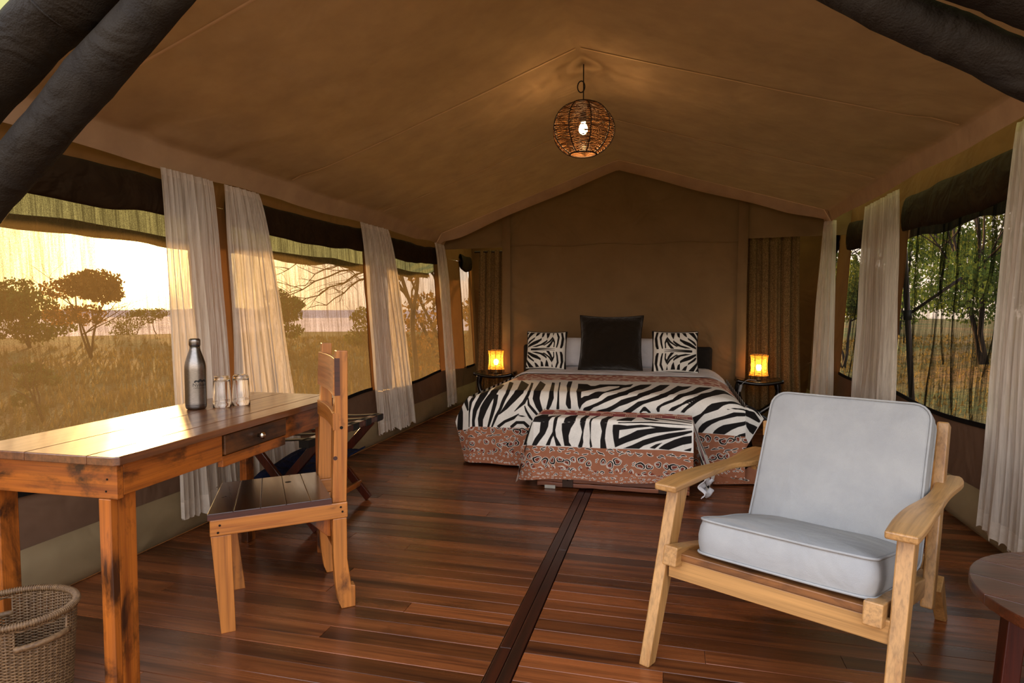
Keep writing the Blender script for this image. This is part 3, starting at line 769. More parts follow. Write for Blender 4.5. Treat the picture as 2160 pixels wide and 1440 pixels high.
curtain('wide white sheer curtain just right of the dark canvas post, behind the two glasses', (-2.405, 3.0), (-2.405, 3.29), (-2.34, 3.00), (-2.34, 3.62), 1.832, 0.10, 11, 2, -1)
curtain('white sheer curtain at the luggage rack, the one nearer the desk of an overlapping pair', (-2.405, 4.55), (-2.405, 4.82), (-2.34, 4.68), (-2.34, 5.10), 1.832, 0.105, 9, 3, -1)
curtain('white sheer curtain at the luggage rack, the one nearer the bed of an overlapping pair', (-2.395, 4.77), (-2.395, 5.03), (-2.33, 5.04), (-2.33, 5.47), 1.829, 0.085, 9, 4, -1)
curtain('narrow white sheer curtain beside the left burlap curtain and bed corner', (-2.41, 6.18), (-2.41, 6.44), (-2.36, 6.40), (-2.36, 6.74), 1.834, 0.08, 7, 5, -1)
curtain('narrow white sheer curtain next to the right burlap curtain', (1.38, 6.42), (1.46, 6.34), (1.29, 6.52), (1.47, 6.34), 1.955, 0.12, 6, 6, 1)
curtain('broad white sheer curtain standing behind the armchair backrest', (1.50, 5.56), (1.50, 4.80), (1.47, 5.68), (1.47, 4.60), 1.955, 0.09, 14, 7, 1)
curtain('white sheer curtain at the right edge beyond the round table', (1.50, 3.30), (1.50, 2.85), (1.46, 3.46), (1.46, 2.78), 1.975, 0.09, 11, 8, 1)

def burl(label, x0, x1, y, zt0, zt1, n, seed, flare):
    t = thing('burlap_curtain', label, 'curtain', (0, 0, 0), group='burlap curtains beside the bed wall')
    def p(u, v):
        x = lerp(x0, x1, u) + flare * (v ** 2) * (1 - u if flare < 0 else u); A = 0.022 + 0.012 * v
        ph = n * 2 * PI * (u + 0.02 * nz(u * 3, v, seed)) + seed
        return (x + 0.3 * A * math.cos(ph), y + A * math.sin(ph) + 0.4 * A * math.sin(2.6 * ph), lerp(lerp(zt0, zt1, u), 0.03, v))
    obj('panel', B().grid(p, n * 12, 30), m_burlap, t, smooth=True, fixn=False)
    b = B(); b.tube([(x0 - 0.05, y, zt0 - 0.02), (x1 + 0.05, y, zt1 - 0.02)], 0.01, 8)
    obj('rod', b, m_iron, t, smooth=True)
burl('coarse brown burlap curtain left of the bed', -2.10, -1.75, 6.78, 1.80, 1.80, 4, 2, -0.06)
burl('coarse brown burlap curtain right of the bed behind the carved bedside stool', 0.71, 1.23, 6.78, 1.91, 1.93, 5, 5, 0.05)

# ------------------------------------------------------------------ printed cloth
def sdf_polys(P, polys, holes, cut=0.03):
    """signed distance (negative inside) of points P (n,2) to a union of polygons minus holes"""
    n = len(P); best = np.full(n, cut)
    def one(poly):
        q = np.array(poly, float); lo = q.min(0) - cut; hi = q.max(0) + cut
        idx = np.where((P[:, 0] > lo[0]) & (P[:, 0] < hi[0]) & (P[:, 1] > lo[1]) & (P[:, 1] < hi[1]))[0]
        if len(idx) == 0: return idx, None
        p = P[idx]; d2 = np.full(len(idx), 1e9); ins = np.zeros(len(idx), bool)
        for i in range(len(q)):
            a, c = q[i], q[(i + 1) % len(q)]; ab = c - a; L = ab @ ab
            if L < 1e-12: continue
            t = np.clip(((p - a) @ ab) / L, 0, 1); dd = p - (a + t[:, None] * ab)
            d2 = np.minimum(d2, (dd ** 2).sum(1))
            cr = ((a[1] > p[:, 1]) != (c[1] > p[:, 1]))
            with np.errstate(divide='ignore', invalid='ignore'):
                xi = a[0] + (p[:, 1] - a[1]) * ab[0] / (ab[1] if abs(ab[1]) > 1e-12 else 1e-12)
            ins ^= cr & (p[:, 0] < xi)
        d = np.sqrt(d2); d[ins] *= -1
        return idx, d
    for poly in polys:
        if len(poly) < 3: continue
        idx, d = one(poly)
        if d is not None: best[idx] = np.minimum(best[idx], d)
    for poly in holes:
        idx, d = one(poly)
        if d is not None: best[idx] = np.maximum(best[idx], -d)
    return best
def leopard(P, x0, x1, s0, s1, seed, rows):
    """black, white-outline and dark-fill distances of a leopard print in a band"""
    rnd = random.Random(seed); n = len(P)
    K_ = np.full(n, 0.05); F_ = np.full(n, 0.05)
    H = s1 - s0
    def put(c, R_, fn):
        idx = np.where((abs(P[:, 0] - c[0]) < R_) & (abs(P[:, 1] - c[1]) < R_))[0]
        if len(idx): fn(idx, P[idx] - np.array(c))
    def ring(c, r, gap):
        a1, a2, a3 = rnd.uniform(0, 6.3), rnd.uniform(0, 6.3), rnd.uniform(0, 6.3); ax = rnd.uniform(0.72, 1.2); wd = r * rnd.uniform(0.15, 0.22)
        def f(idx, d):
            th = np.arctan2(d[:, 1], d[:, 0] * ax); rr = r * (1 + 0.13 * np.sin(2 * th + a1) + 0.10 * np.sin(3 * th + a2) + 0.05 * np.sin(5 * th))
            dist = np.hypot(d[:, 0] * ax, d[:, 1]); w_ = wd * (1 + 0.5 * np.sin(th + a3))
            k = np.abs(dist - rr) - w_
            if gap: k = np.where(np.cos(th - a3) > gap, 0.05, k)
            K_[idx] = np.minimum(K_[idx], k); F_[idx] = np.minimum(F_[idx], dist - rr * 0.72)
        put(c, r * 2.2, f)
    def dash(c, L, w_):
        a = rnd.uniform(-0.4, 0.4); cu = rnd.uniform(-0.3, 0.3)
        def f(idx, d):
            x = d[:, 0] * math.cos(a) + d[:, 1] * math.sin(a); y = -d[:, 0] * math.sin(a) + d[:, 1] * math.cos(a) - cu * (x * x) / L * 2
            t = np.clip(np.abs(x) / L, 0, 1); k = np.hypot(np.maximum(np.abs(x) - L, 0), y) - w_ * np.sqrt(1 - t * t * 0.9)
            K_[idx] = np.minimum(K_[idx], k)
        put(c, L * 1.6 + 0.006, f)
    for (f, kind, size, step) in rows:
        x = x0 + rnd.uniform(0, step)
        while x < x1:
            c = (x, s1 - H * f + rnd.uniform(-0.06, 0.06) * H)
            if kind == 'ring':
                if rnd.random() < 0.8: ring(c, size * rnd.uniform(0.8, 1.15), 0)
                else: dash(c, size * 0.25, size * 0.2); dash((c[0] + size * 0.5, c[1] + size * .5), size * 0.25, size * 0.2); dash((c[0], c[1] - size * .6), size * 0.25, size * 0.2)
            elif kind == 'open': ring(c, size * rnd.uniform(0.7, 1.1), rnd.uniform(0.2, 0.75))
            elif kind == 'dash': dash(c, size * rnd.uniform(0.7, 1.3), size * 0.22)
            else: dash(c, size * rnd.uniform(0.6, 1.0), size * rnd.uniform(0.45, 0.8))
            x += step * rnd.uniform(0.8, 1.2)
    return K_, F_

def print_mat():
    m = M('zebra_and_leopard_print')
    def at(nm): return m.n('ShaderNodeAttribute', attribute_name=nm).outputs['Fac']
    def thr(v, off=0.0, e=0.0010):
        mr = m.n('ShaderNodeMapRange'); mr.inputs[1].default_value = off - e; mr.inputs[2].default_value = off + e
        mr.inputs[3].default_value = 1; mr.inputs[4].default_value = 0
        m.l(v, mr.inputs[0]); return mr.outputs[0]
    v = m.coord()
    cr = m.n('ShaderNodeTexVoronoi', feature='DISTANCE_TO_EDGE'); cr.inputs['Scale'].default_value = 70; m.l(v, cr.inputs['Vector'])
    crk = m.ramp(cr.outputs['Distance'], [(0.0, K(0.72)), (0.03, K(1))])
    n1 = m.noise(v, 14, 3)
    base = m.ramp(n1, [(0.3, bright(226, 224, 216)), (0.7, bright(238, 236, 228))])
    base = m.mix(0.7, base, crk, 'MULTIPLY')
    blk = m.ramp(n1, [(0.3, srgb(32, 29, 28)), (0.7, srgb(42, 38, 36))])
    zeb = m.mix(thr(at('zeb'), 0, 0.0014), base, blk)
    # leopard band
    br = m.ramp(n1, [(0.3, bright(152, 98, 72)), (0.7, bright(164, 108, 80))])
    br = m.mix(thr(at('fil')), br, bright(122, 60, 44))
    wh = thr(at('spt'), 0.0028); bk = thr(at('spt'), 0.0)
    leo = m.mix(bk, m.mix(wh, br, bright(226, 216, 204)), blk)
    out = m.mix(thr(at('band')), zeb, leo)
    # giraffe band beyond the stripes
    vo = m.n('ShaderNodeTexVoronoi', feature='DISTANCE_TO_EDGE'); vo.inputs['Scale'].default_value = 13; m.l(v, vo.inputs['Vector'])
    gi = m.ramp(vo.outputs['Distance'], [(0.10, bright(222, 196, 178)), (0.14, bright(166, 84, 66))])
    out = m.mix(thr(at('gir')), out, gi)
    # brick border with pale key motif
    bo = m.mix(thr(at('mot')), bright(146, 74, 76), bright(206, 176, 150))
    out = m.mix(thr(at('bor')), out, bo)
    w = m.noise(v, 700, 1)
    return m.done(m.bsdf(out, 0.75, nrm=m.bump(w, 0.1, 0.001), spec=0.2))
m_print = print_mat()

def printed(name, pts, nu, nv, attrs, parent):
    me = bpy.data.meshes.new(name)
    idx = np.arange((nu + 1) * (nv + 1)).reshape(nv + 1, nu + 1)
    f = np.stack([idx[:-1, :-1], idx[:-1, 1:], idx[1:, 1:], idx[1:, :-1]], -1).reshape(-1, 4)
    me.vertices.add(len(pts)); me.vertices.foreach_set('co', np.asarray(pts, np.float32).ravel())
    me.loops.add(f.size); me.loops.foreach_set('vertex_index', f.ravel().astype(np.int32))
    me.polygons.add(len(f)); me.polygons.foreach_set('loop_start', np.arange(0, f.size, 4, dtype=np.int32))
    me.polygons.foreach_set('use_smooth', np.ones(len(f), bool))
    me.update(calc_edges=True); me.validate()
    for k, a in attrs.items():
        at = me.attributes.new(k, 'FLOAT', 'POINT'); at.data.foreach_set('value', np.asarray(a, np.float32))
    me.materials.append(m_print)
    o = bpy.data.objects.new(name, me); COL.objects.link(o); o.parent = parent
    return o

BED=[[(-1.496,0.533),(-1.506,0.473),(-1.478,0.42),(-1.448,0.372),(-1.437,0.375),(-1.44,0.433),(-1.45,0.475),(-1.443,0.513)],
[(-1.538,0.417),(-1.544,0.352),(-1.551,0.289),(-1.556,0.227),(-1.53,0.173),(-1.502,0.179),(-1.494,0.232),(-1.492,0.289),(-1.493,0.356),(-1.515,0.42)],
[(-1.475,0.787),(-1.419,0.568),(-1.419,0.517),(-1.422,0.477),(-1.429,0.441),(-1.435,0.358),(-1.434,0.255),(-1.424,0.256),(-1.422,0.358),(-1.405,0.437),(-1.393,0.471),(-1.385,0.507),(-1.388,0.552),(-1.436,0.736)],
[(-1.478,1.085),(-1.397,0.748),(-1.356,0.546),(-1.359,0.501),(-1.369,0.466),(-1.4,0.385),(-1.406,0.306),(-1.404,0.256),(-1.381,0.258),(-1.384,0.305),(-1.368,0.377),(-1.328,0.449),(-1.31,0.48),(-1.296,0.514),(-1.291,0.576),(-1.353,0.862)],
[(-1.381,1.136),(-1.323,0.849),(-1.272,0.595),(-1.28,0.523),(-1.301,0.483),(-1.343,0.404),(-1.362,0.321),(-1.356,0.259),(-1.323,0.261),(-1.321,0.316),(-1.292,0.385),(-1.254,0.458),(-1.235,0.494),(-1.221,0.538),(-1.221,0.631),(-1.258,0.863)],
[(-1.245,0.514),(-1.243,0.479),(-1.244,0.448),(-1.264,0.368),(-1.29,0.264),(-1.274,0.261),(-1.238,0.362),(-1.214,0.443),(-1.211,0.476),(-1.211,0.511)],
[(-1.28,1.11),(-1.22,0.836),(-1.167,0.593),(-1.161,0.528),(-1.18,0.468),(-1.198,0.409),(-1.231,0.349),(-1.26,0.266),(-1.248,0.262),(-1.211,0.341),(-1.178,0.401),(-1.155,0.459),(-1.134,0.516),(-1.133,0.564),(-1.169,0.757),(-1.222,1.019)],
[(-1.201,1.208),(-1.146,0.898),(-1.096,0.624),(-1.099,0.53),(-1.117,0.491),(-1.161,0.421),(-1.201,0.361),(-1.197,0.358),(-1.139,0.402),(-1.079,0.463),(-1.053,0.496),(-1.029,0.535),(-1.034,0.653),(-1.075,0.934),(-1.136,1.067)],
[(-1.088,1.079),(-1.042,0.815),(-1.002,0.586),(-1.002,0.527),(-1.013,0.492),(-1.027,0.461),(-1.087,0.388),(-1.084,0.385),(-1.005,0.446),(-0.991,0.48),(-0.98,0.517),(-0.979,0.566),(-1.013,0.768),(-1.061,1.035)],
[(-0.991,0.491),(-0.987,0.435),(-0.944,0.387),(-0.912,0.356),(-0.9,0.366),(-0.928,0.401),(-0.97,0.444),(-0.983,0.492)],
[(-1.014,0.431),(-1.004,0.393),(-0.975,0.345),(-0.95,0.324),(-0.942,0.332),(-0.96,0.356),(-0.99,0.4),(-1.006,0.434)],
[(-1.051,0.375),(-1.097,0.35),(-1.161,0.32),(-1.215,0.277),(-1.2,0.26),(-1.15,0.302),(-1.085,0.33),(-1.049,0.372)],
[(-0.994,0.354),(-1.025,0.362),(-1.057,0.366),(-1.059,0.357),(-1.027,0.35),(-0.994,0.35)],
[(-1.102,0.262),(-1.062,0.298),(-1.017,0.3),(-0.983,0.27),(-0.967,0.289),(-1.009,0.322),(-1.071,0.319),(-1.117,0.279)],
[(-1.038,1.192),(-0.999,0.884),(-0.964,0.611),(-0.953,0.526),(-0.954,0.486),(-0.926,0.423),(-0.887,0.37),(-0.868,0.38),(-0.887,0.44),(-0.902,0.491),(-0.902,0.551),(-0.915,0.707),(-0.948,0.968)],
[(-0.925,1.116),(-0.881,0.831),(-0.844,0.586),(-0.837,0.501),(-0.845,0.449),(-0.853,0.414),(-0.834,0.407),(-0.815,0.441),(-0.799,0.495),(-0.812,0.574),(-0.849,0.803),(-0.895,1.081)],
[(-0.87,1.143),(-0.824,0.845),(-0.785,0.587),(-0.776,0.518),(-0.774,0.478),(-0.779,0.414),(-0.756,0.414),(-0.759,0.478),(-0.763,0.518),(-0.774,0.584),(-0.812,0.836),(-0.856,1.129)],
[(-0.806,1.201),(-0.772,1.21),(-0.72,0.763),(-0.689,0.538),(-0.675,0.473),(-0.672,0.421),(-0.693,0.422),(-0.712,0.453),(-0.711,0.503),(-0.713,0.573),(-0.774,0.916)],
[(-0.705,1.058),(-0.667,1.049),(-0.629,1.041),(-0.587,0.93),(-0.555,0.938),(-0.53,1.041),(-0.487,1.049),(-0.444,1.056),(-0.401,1.063),(-0.366,1.055),(-0.331,1.046),(-0.276,1.131),(-0.288,0.938),(-0.338,0.86),(-0.357,0.76),(-0.392,0.675),(-0.426,0.594),(-0.458,0.551),(-0.484,0.508),(-0.524,0.5),(-0.567,0.481),(-0.596,0.454),(-0.612,0.416),(-0.624,0.445),(-0.631,0.49),(-0.64,0.54),(-0.652,0.595),(-0.671,0.808)],
[(-0.592,0.413),(-0.581,0.434),(-0.544,0.448),(-0.493,0.472),(-0.457,0.493),(-0.42,0.53),(-0.39,0.545),(-0.36,0.565),(-0.314,0.68),(-0.285,0.825),(-0.255,0.98),(-0.221,1.091),(-0.178,1.116),(-0.134,1.141),(-0.157,0.971),(-0.196,0.801),(-0.234,0.73),(-0.268,0.604),(-0.286,0.551),(-0.336,0.529),(-0.392,0.499),(-0.442,0.474),(-0.485,0.45),(-0.514,0.438),(-0.544,0.411)],
[(-0.509,0.409),(-0.481,0.421),(-0.426,0.436),(-0.39,0.454),(-0.355,0.477),(-0.327,0.5),(-0.284,0.519),(-0.253,0.531),(-0.221,0.546),(-0.183,0.654),(-0.133,0.817),(-0.096,1.02),(-0.07,1.13),(-0.034,1.139),(0.002,1.148),(-0.029,0.938),(-0.057,0.775),(-0.109,0.644),(-0.136,0.565),(-0.178,0.536),(-0.219,0.506),(-0.283,0.473),(-0.336,0.453),(-0.368,0.433),(-0.412,0.407)],
[(-0.327,0.411),(-0.282,0.436),(-0.246,0.463),(-0.212,0.491),(-0.155,0.509),(-0.127,0.524),(-0.1,0.54),(-0.072,0.562),(-0.041,0.633),(-0.009,0.757),(0.029,0.953),(0.061,1.111),(0.095,1.068),(0.131,1.094),(0.167,1.12),(0.127,0.946),(0.072,0.808),(0.027,0.622),(-0.018,0.545),(-0.071,0.513),(-0.123,0.494),(-0.176,0.473),(-0.218,0.443),(-0.257,0.412)],
[(-0.205,0.412),(-0.189,0.436),(-0.175,0.455),(-0.161,0.459),(-0.143,0.442),(-0.118,0.416),(-0.139,0.415),(-0.154,0.427),(-0.175,0.426),(-0.189,0.413)],
[(-0.089,0.444),(-0.08,0.462),(-0.053,0.482),(-0.035,0.494),(0.02,0.521),(0.048,0.563),(0.07,0.632),(0.107,0.699),(0.162,0.861),(0.198,1.028),(0.219,1.083),(0.251,1.078),(0.283,1.073),(0.314,1.067),(0.273,0.951),(0.226,0.817),(0.185,0.69),(0.154,0.626),(0.125,0.578),(0.09,0.551),(0.062,0.523),(0.027,0.5),(-0.018,0.479),(-0.049,0.464),(-0.063,0.452),(-0.065,0.425),(-0.08,0.423)],
[(-0.01,0.433),(0.014,0.459),(0.045,0.474),(0.079,0.491),(0.114,0.521),(0.152,0.543),(0.184,0.574),(0.214,0.697),(0.244,0.748),(0.276,0.799),(0.33,0.965),(0.394,1.029),(0.448,0.964),(0.482,0.942),(0.434,0.899),(0.385,0.827),(0.328,0.67),(0.27,0.572),(0.22,0.535),(0.179,0.502),(0.145,0.471),(0.117,0.449),(0.097,0.425),(0.07,0.427),(0.093,0.455),(0.124,0.485),(0.151,0.509),(0.179,0.538),(0.138,0.505),(0.097,0.484),(0.062,0.461),(0.025,0.434)],
[(0.146,0.394),(0.173,0.408),(0.203,0.424),(0.226,0.449),(0.246,0.475),(0.274,0.498),(0.325,0.513),(0.376,0.528),(0.428,0.56),(0.474,0.587),(0.49,0.551),(0.489,0.534),(0.442,0.527),(0.385,0.507),(0.347,0.486),(0.314,0.456),(0.267,0.437),(0.227,0.421),(0.207,0.399),(0.187,0.376),(0.167,0.347),(0.153,0.368)],
[(0.354,0.453),(0.38,0.469),(0.424,0.482),(0.487,0.492),(0.486,0.472),(0.44,0.47),(0.394,0.463)],
[(0.188,0.296),(0.191,0.327),(0.214,0.356),(0.241,0.375),(0.291,0.395),(0.358,0.419),(0.414,0.443),(0.486,0.444),(0.486,0.418),(0.434,0.416),(0.375,0.399),(0.325,0.383),(0.275,0.356),(0.242,0.329),(0.215,0.296)],
[(0.281,0.294),(0.292,0.314),(0.316,0.336),(0.349,0.355),(0.408,0.369),(0.487,0.386),(0.488,0.36),(0.442,0.346),(0.402,0.326),(0.356,0.292)],
[(0.43,0.285),(0.449,0.298),(0.488,0.311),(0.489,0.283)],
[(0.49,0.551),(0.515,0.526),(0.54,0.505),(0.564,0.459),(0.601,0.395),(0.571,0.425),(0.538,0.462),(0.513,0.485),(0.495,0.52)],
[(0.487,0.492),(0.512,0.461),(0.548,0.441),(0.572,0.407),(0.592,0.377),(0.585,0.363),(0.549,0.386),(0.513,0.408),(0.486,0.421)],
[(0.487,0.39),(0.514,0.37),(0.547,0.354),(0.573,0.338),(0.541,0.291),(0.515,0.314),(0.494,0.348)]]
BEDH=[[(-0.606,0.503),(-0.612,0.584),(-0.567,0.676),(-0.543,0.729),(-0.5,0.835),(-0.451,0.937),(-0.41,0.944),(-0.368,0.951),(-0.374,0.867),(-0.42,0.729),(-0.447,0.617),(-0.496,0.619),(-0.523,0.565),(-0.556,0.529),(-0.585,0.522)]]
BEN=[[(-0.859,0.401),(-0.841,0.411),(-0.856,0.363),(-0.88,0.296),(-0.886,0.255),(-0.913,0.247),(-0.892,0.308),(-0.874,0.362)],
[(-0.79,0.41),(-0.737,0.418),(-0.74,0.386),(-0.76,0.338),(-0.796,0.289),(-0.814,0.261),(-0.847,0.26),(-0.826,0.305),(-0.796,0.348)],
[(-0.707,0.417),(-0.684,0.418),(-0.695,0.365),(-0.689,0.324),(-0.654,0.267),(-0.689,0.265),(-0.706,0.329),(-0.719,0.305),(-0.729,0.266),(-0.757,0.265),(-0.736,0.31),(-0.713,0.352)],
[(-0.654,0.41),(-0.568,0.426),(-0.596,0.381),(-0.61,0.334),(-0.607,0.293),(-0.59,0.268),(-0.636,0.268),(-0.645,0.314),(-0.654,0.367)],
[(-0.541,0.418),(-0.504,0.426),(-0.515,0.373),(-0.52,0.327),(-0.517,0.298),(-0.526,0.262),(-0.552,0.267),(-0.538,0.308),(-0.526,0.361)],
[(-0.482,0.421),(-0.469,0.425),(-0.471,0.364),(-0.471,0.323),(-0.461,0.272),(-0.474,0.265),(-0.479,0.294),(-0.476,0.341)],
[(-0.415,0.421),(-0.37,0.426),(-0.379,0.38),(-0.383,0.328),(-0.371,0.265),(-0.411,0.266),(-0.412,0.315),(-0.403,0.373)],
[(-0.336,0.416),(-0.3,0.418),(-0.249,0.414),(-0.167,0.424),(-0.112,0.421),(-0.057,0.418),(-0.003,0.414),(0.131,0.414),(0.078,0.402),(-0.003,0.388),(-0.078,0.377),(-0.127,0.364),(-0.182,0.338),(-0.248,0.312),(-0.321,0.277),(-0.332,0.33),(-0.338,0.376)],
[(-0.276,0.273),(-0.22,0.296),(-0.154,0.331),(-0.084,0.355),(-0.003,0.378),(0.131,0.402),(0.136,0.392),(0.083,0.371),(-0.002,0.345),(-0.078,0.324),(-0.149,0.297),(-0.176,0.276)],
[(-0.116,0.285),(-0.078,0.309),(-0.034,0.322),(-0.056,0.305),(-0.083,0.281)],
[(-0.066,0.282),(-0.029,0.31),(0.03,0.341),(0.083,0.362),(0.131,0.371),(0.132,0.326),(0.079,0.312),(-0.001,0.277)],
[(0.079,0.278),(0.132,0.299),(0.127,0.276)],
[(-0.841,0.411),(-0.802,0.546),(-0.76,0.549),(-0.746,0.442),(-0.79,0.41)],
[(-0.79,0.41),(-0.737,0.418),(-0.683,0.522),(-0.729,0.51)],
[(-0.707,0.417),(-0.684,0.418),(-0.674,0.542),(-0.686,0.539)],
[(-0.643,0.414),(-0.568,0.426),(-0.57,0.568),(-0.614,0.539)],
[(-0.541,0.418),(-0.504,0.426),(-0.492,0.56),(-0.522,0.563)],
[(-0.482,0.421),(-0.469,0.425),(-0.428,0.569),(-0.451,0.563)],
[(-0.415,0.421),(-0.37,0.426),(-0.34,0.573),(-0.38,0.563)],
[(-0.318,0.444),(-0.258,0.559),(-0.201,0.556),(-0.223,0.446)],
[(-0.174,0.581),(-0.115,0.544),(-0.058,0.492),(-0.08,0.47),(-0.142,0.504)],
[(-0.306,0.433),(-0.112,0.448),(0.131,0.436),(0.131,0.43),(-0.112,0.436),(-0.306,0.426)],
[(-0.088,0.585),(0.132,0.476),(0.131,0.45),(-0.087,0.544)],
[(-0.004,0.623),(0.134,0.541),(0.133,0.515),(-0.004,0.589)]]
BENH=[[(-0.299,0.332),(-0.296,0.384),(-0.249,0.392),(-0.194,0.403),(-0.112,0.413),(-0.079,0.408),(-0.122,0.401),(-0.188,0.389),(-0.232,0.364)]]


def cover(name, parent, Yf, r, zt, Yend, left, right, Xl, Xr, polys, holes, lep_s, lep_seed, rows, dx, srows, send, extra=None, fold=0.0, zb=lambda x: 0.02, ztop=lambda x: 0.0, sh=0.075):
    """front sheet and top of a bed or bench cover; left/right give the flaring outline of the hanging corners"""
    arc = r * PI / 2; s1 = zt - r - 0.02; s2 = s1 + arc
    S = np.array(srows)
    xmin = min(left(z) for z in np.linspace(0.02, zt, 30)); xmax = max(right(z) for z in np.linspace(0.02, zt, 30))
    nu = int((xmax - xmin) / dx)
    nv = len(S) - 1
    UU, SS = np.meshgrid(np.linspace(0, 1, nu + 1), S)
    X = np.zeros_like(UU); Y = np.zeros_like(UU); Z = np.zeros_like(UU)
    for j, s in enumerate(S):
        if s <= s1: y_, z_ = Yf, 0.02 + s
        elif s <= s2:
            t = (s - s1) / r; y_, z_ = Yf + r - r * math.cos(t), zt - r + r * math.sin(t)
        else: y_, z_ = Yf + r + (s - s2), zt
        zl = min(z_, zt)
        lo, hi = (left(zl), right(zl)) if s <= s2 else (Xl, Xr)
        X[j] = lo + (hi - lo) * UU[j]; Y[j] = y_; Z[j] = z_
    # hanging corners turn back from the front plane
    Y += np.where(X < Xl, (Xl - X) * 0.8, 0) + np.where(X > Xr, (X - Xr) * 0.8, 0)
    # soft shoulders and gentle folds
    e = np.minimum(np.abs(X - Xl), np.abs(Xr - X)); top = np.clip((SS - s1) / (s2 - s1), 0, 1)
    Z -= top * sh * np.clip(1 - e / 0.17, 0, 1) ** 2
    Z += top * np.vectorize(ztop)(X)
    hang = np.clip((s1 + 0.05 - SS) / s1, 0, 1)
    Y += hang * (0.010 * np.sin(X * 9 + 1) + 0.006 * np.sin(X * 23 + SS * 3)) * (1 + fold) - hang * 0.02
    Z = np.maximum(Z, 0.006)
    zbv = np.vectorize(zb)(X)
    Z = np.where(SS < 0.12, zbv + (Z - 0.02) * (0.14 - zbv) / 0.12, Z)
    P = np.stack([X.ravel(), SS.ravel()], 1)
    at = {'zeb': sdf_polys(P, polys, holes)}
    k_, f_ = np.full(len(P), .05), np.full(len(P), .05)
    lo = np.where(P[:, 1] < lep_s(P[:, 0]).max() + 0.02)[0]
    K_, F_ = leopard(P[lo], xmin, xmax, 0.0, float(lep_s(np.array([(Xl + Xr) / 2]))[0]), lep_seed, rows)
    k_[lo] = K_; f_[lo] = F_
    at['spt'] = k_; at['fil'] = f_
    at['band'] = P[:, 1] - lep_s(P[:, 0])
    at['gir'] = send(P[:, 0]) - P[:, 1]
    at['bor'] = np.full(len(P), 1.0); at['mot'] = np.full(len(P), 1.0)
    if extra: extra(P, at)
    return printed(name, np.stack([X.ravel(), Y.ravel(), Z.ravel()], 1), nu, nv, at, parent)

# ------------------------------------------------------------------ bed
b = B()
bed = thing('bed', 'king-size bed under a zebra and leopard print bedspread', 'bed', (0, 0, 0))
b = B()
def matt(u, v):
    x = lerp(-1.40, 0.455, u); y = lerp(4.40, 6.42, v); return (x, y, 0.535)
b.box(-1.36, 0.42, 4.42, 6.44, 0.27, 0.53); obj('mattress', b, m_white, bed, bev=0.05)
obj('base', B().box(-1.33, 0.39, 4.46, 6.46, 0.06, 0.27), m_char, bed, bev=0.01)
for x in (-1.28, 0.34):
    for y in (4.52, 6.36): obj('leg', B().box(x - 0.03, x + 0.03, y - 0.03, y + 0.03, 0.0, 0.06), m_mahog, bed)
def hb(u, v):
    return None
b = B(); b.box(-1.52, 0.405, 6.49, 6.55, 0.05, 0.765); obj('headboard', b, m_char, bed, bev=0.025)
def interp(x, xs, ys): return np.interp(x, xs, ys)
rows_bed = [(0.10, 'ring', 0.017, 0.049), (0.27, 'dash', 0.018, 0.052), (0.32, 'dash', 0.014, 0.06), (0.48, 'ring', 0.0165, 0.047), (0.66, 'open', 0.015, 0.044), (0.80, 'dot', 0.006, 0.032), (0.88, 'dot', 0.005, 0.028), (0.95, 'dot', 0.0045, 0.028)]
Lb = lambda z: interp(z, [0.02, 0.10, 0.29, 0.33, 0.46, 0.56], [-1.47, -1.50, -1.575, -1.56, -1.475, -1.43])
Rb = lambda z: interp(z, [0.02, 0.21, 0.225, 0.33, 0.41, 0.48, 0.56], [0.487, 0.487, 0.49, 0.56, 0.615, 0.56, 0.492])
srows = list(np.arange(0, 0.30, 0.0036)) + list(np.arange(0.30, 0.45, 0.008)) + list(np.arange(0.45, 0.62, 0.012)) + list(np.arange(0.62, 1.75, 0.018))
cov = cover('bedspread', bed, 4.36, 0.10, 0.56, 6.0, Lb, Rb, -1.42, 0.487, BED, BEDH,
      lambda x: interp(x, [-1.6, -1.45, -1.41, -1.0, 0.18, 0.487, 0.60], [0.20, 0.235, 0.262, 0.272, 0.297, 0.285, 0.05]), 4, rows_bed, 0.0037, srows,
      lambda x: interp(x, [-1.43, -1.3, -1.1, -0.85, 0.06, 0.13, 0.30, 0.487], [1.12, 1.18, 1.25, 1.29, 1.305, 1.26, 1.16, 1.02]), zb=lambda x: 0.018 if x < 0.3 else 0.03, ztop=lambda x: -0.012 + 0.008 * math.exp(-((x + 0.3) / 0.7) ** 2))
def side(s_):
    x0 = -1.425 if s_ < 0 else 0.487
    def f(u, v):
        y = lerp(4.47, 6.05, u); z = lerp(0.50, 0.03, v)
        return (x0 + s_ * (0.015 + 0.08 * v + 0.02 * v * math.sin(y * 7)), y, z)
    return f
for s_ in (-1, 1):
    pts = []; nu, nv = 60, 24; f = side(s_)
    pts = [f(i / nu, j / nv) for j in range(nv + 1) for i in range(nu + 1)]
    P = np.array([(p[1], p[2]) for p in pts])
    K_, F_ = leopard(P, 4.4, 6.1, 0, 0.27, 9, rows_bed)
    zz = np.sin(P[:, 0] * 45 + P[:, 1] * 18) * 0.02
    printed('side_drop', pts, nu, nv, {'zeb': zz, 'spt': K_, 'fil': F_, 'band': P[:, 1] - 0.27, 'gir': np.full(len(P), 1.0), 'bor': np.full(len(P), 1.0), 'mot': np.full(len(P), 1.0)}, bed)
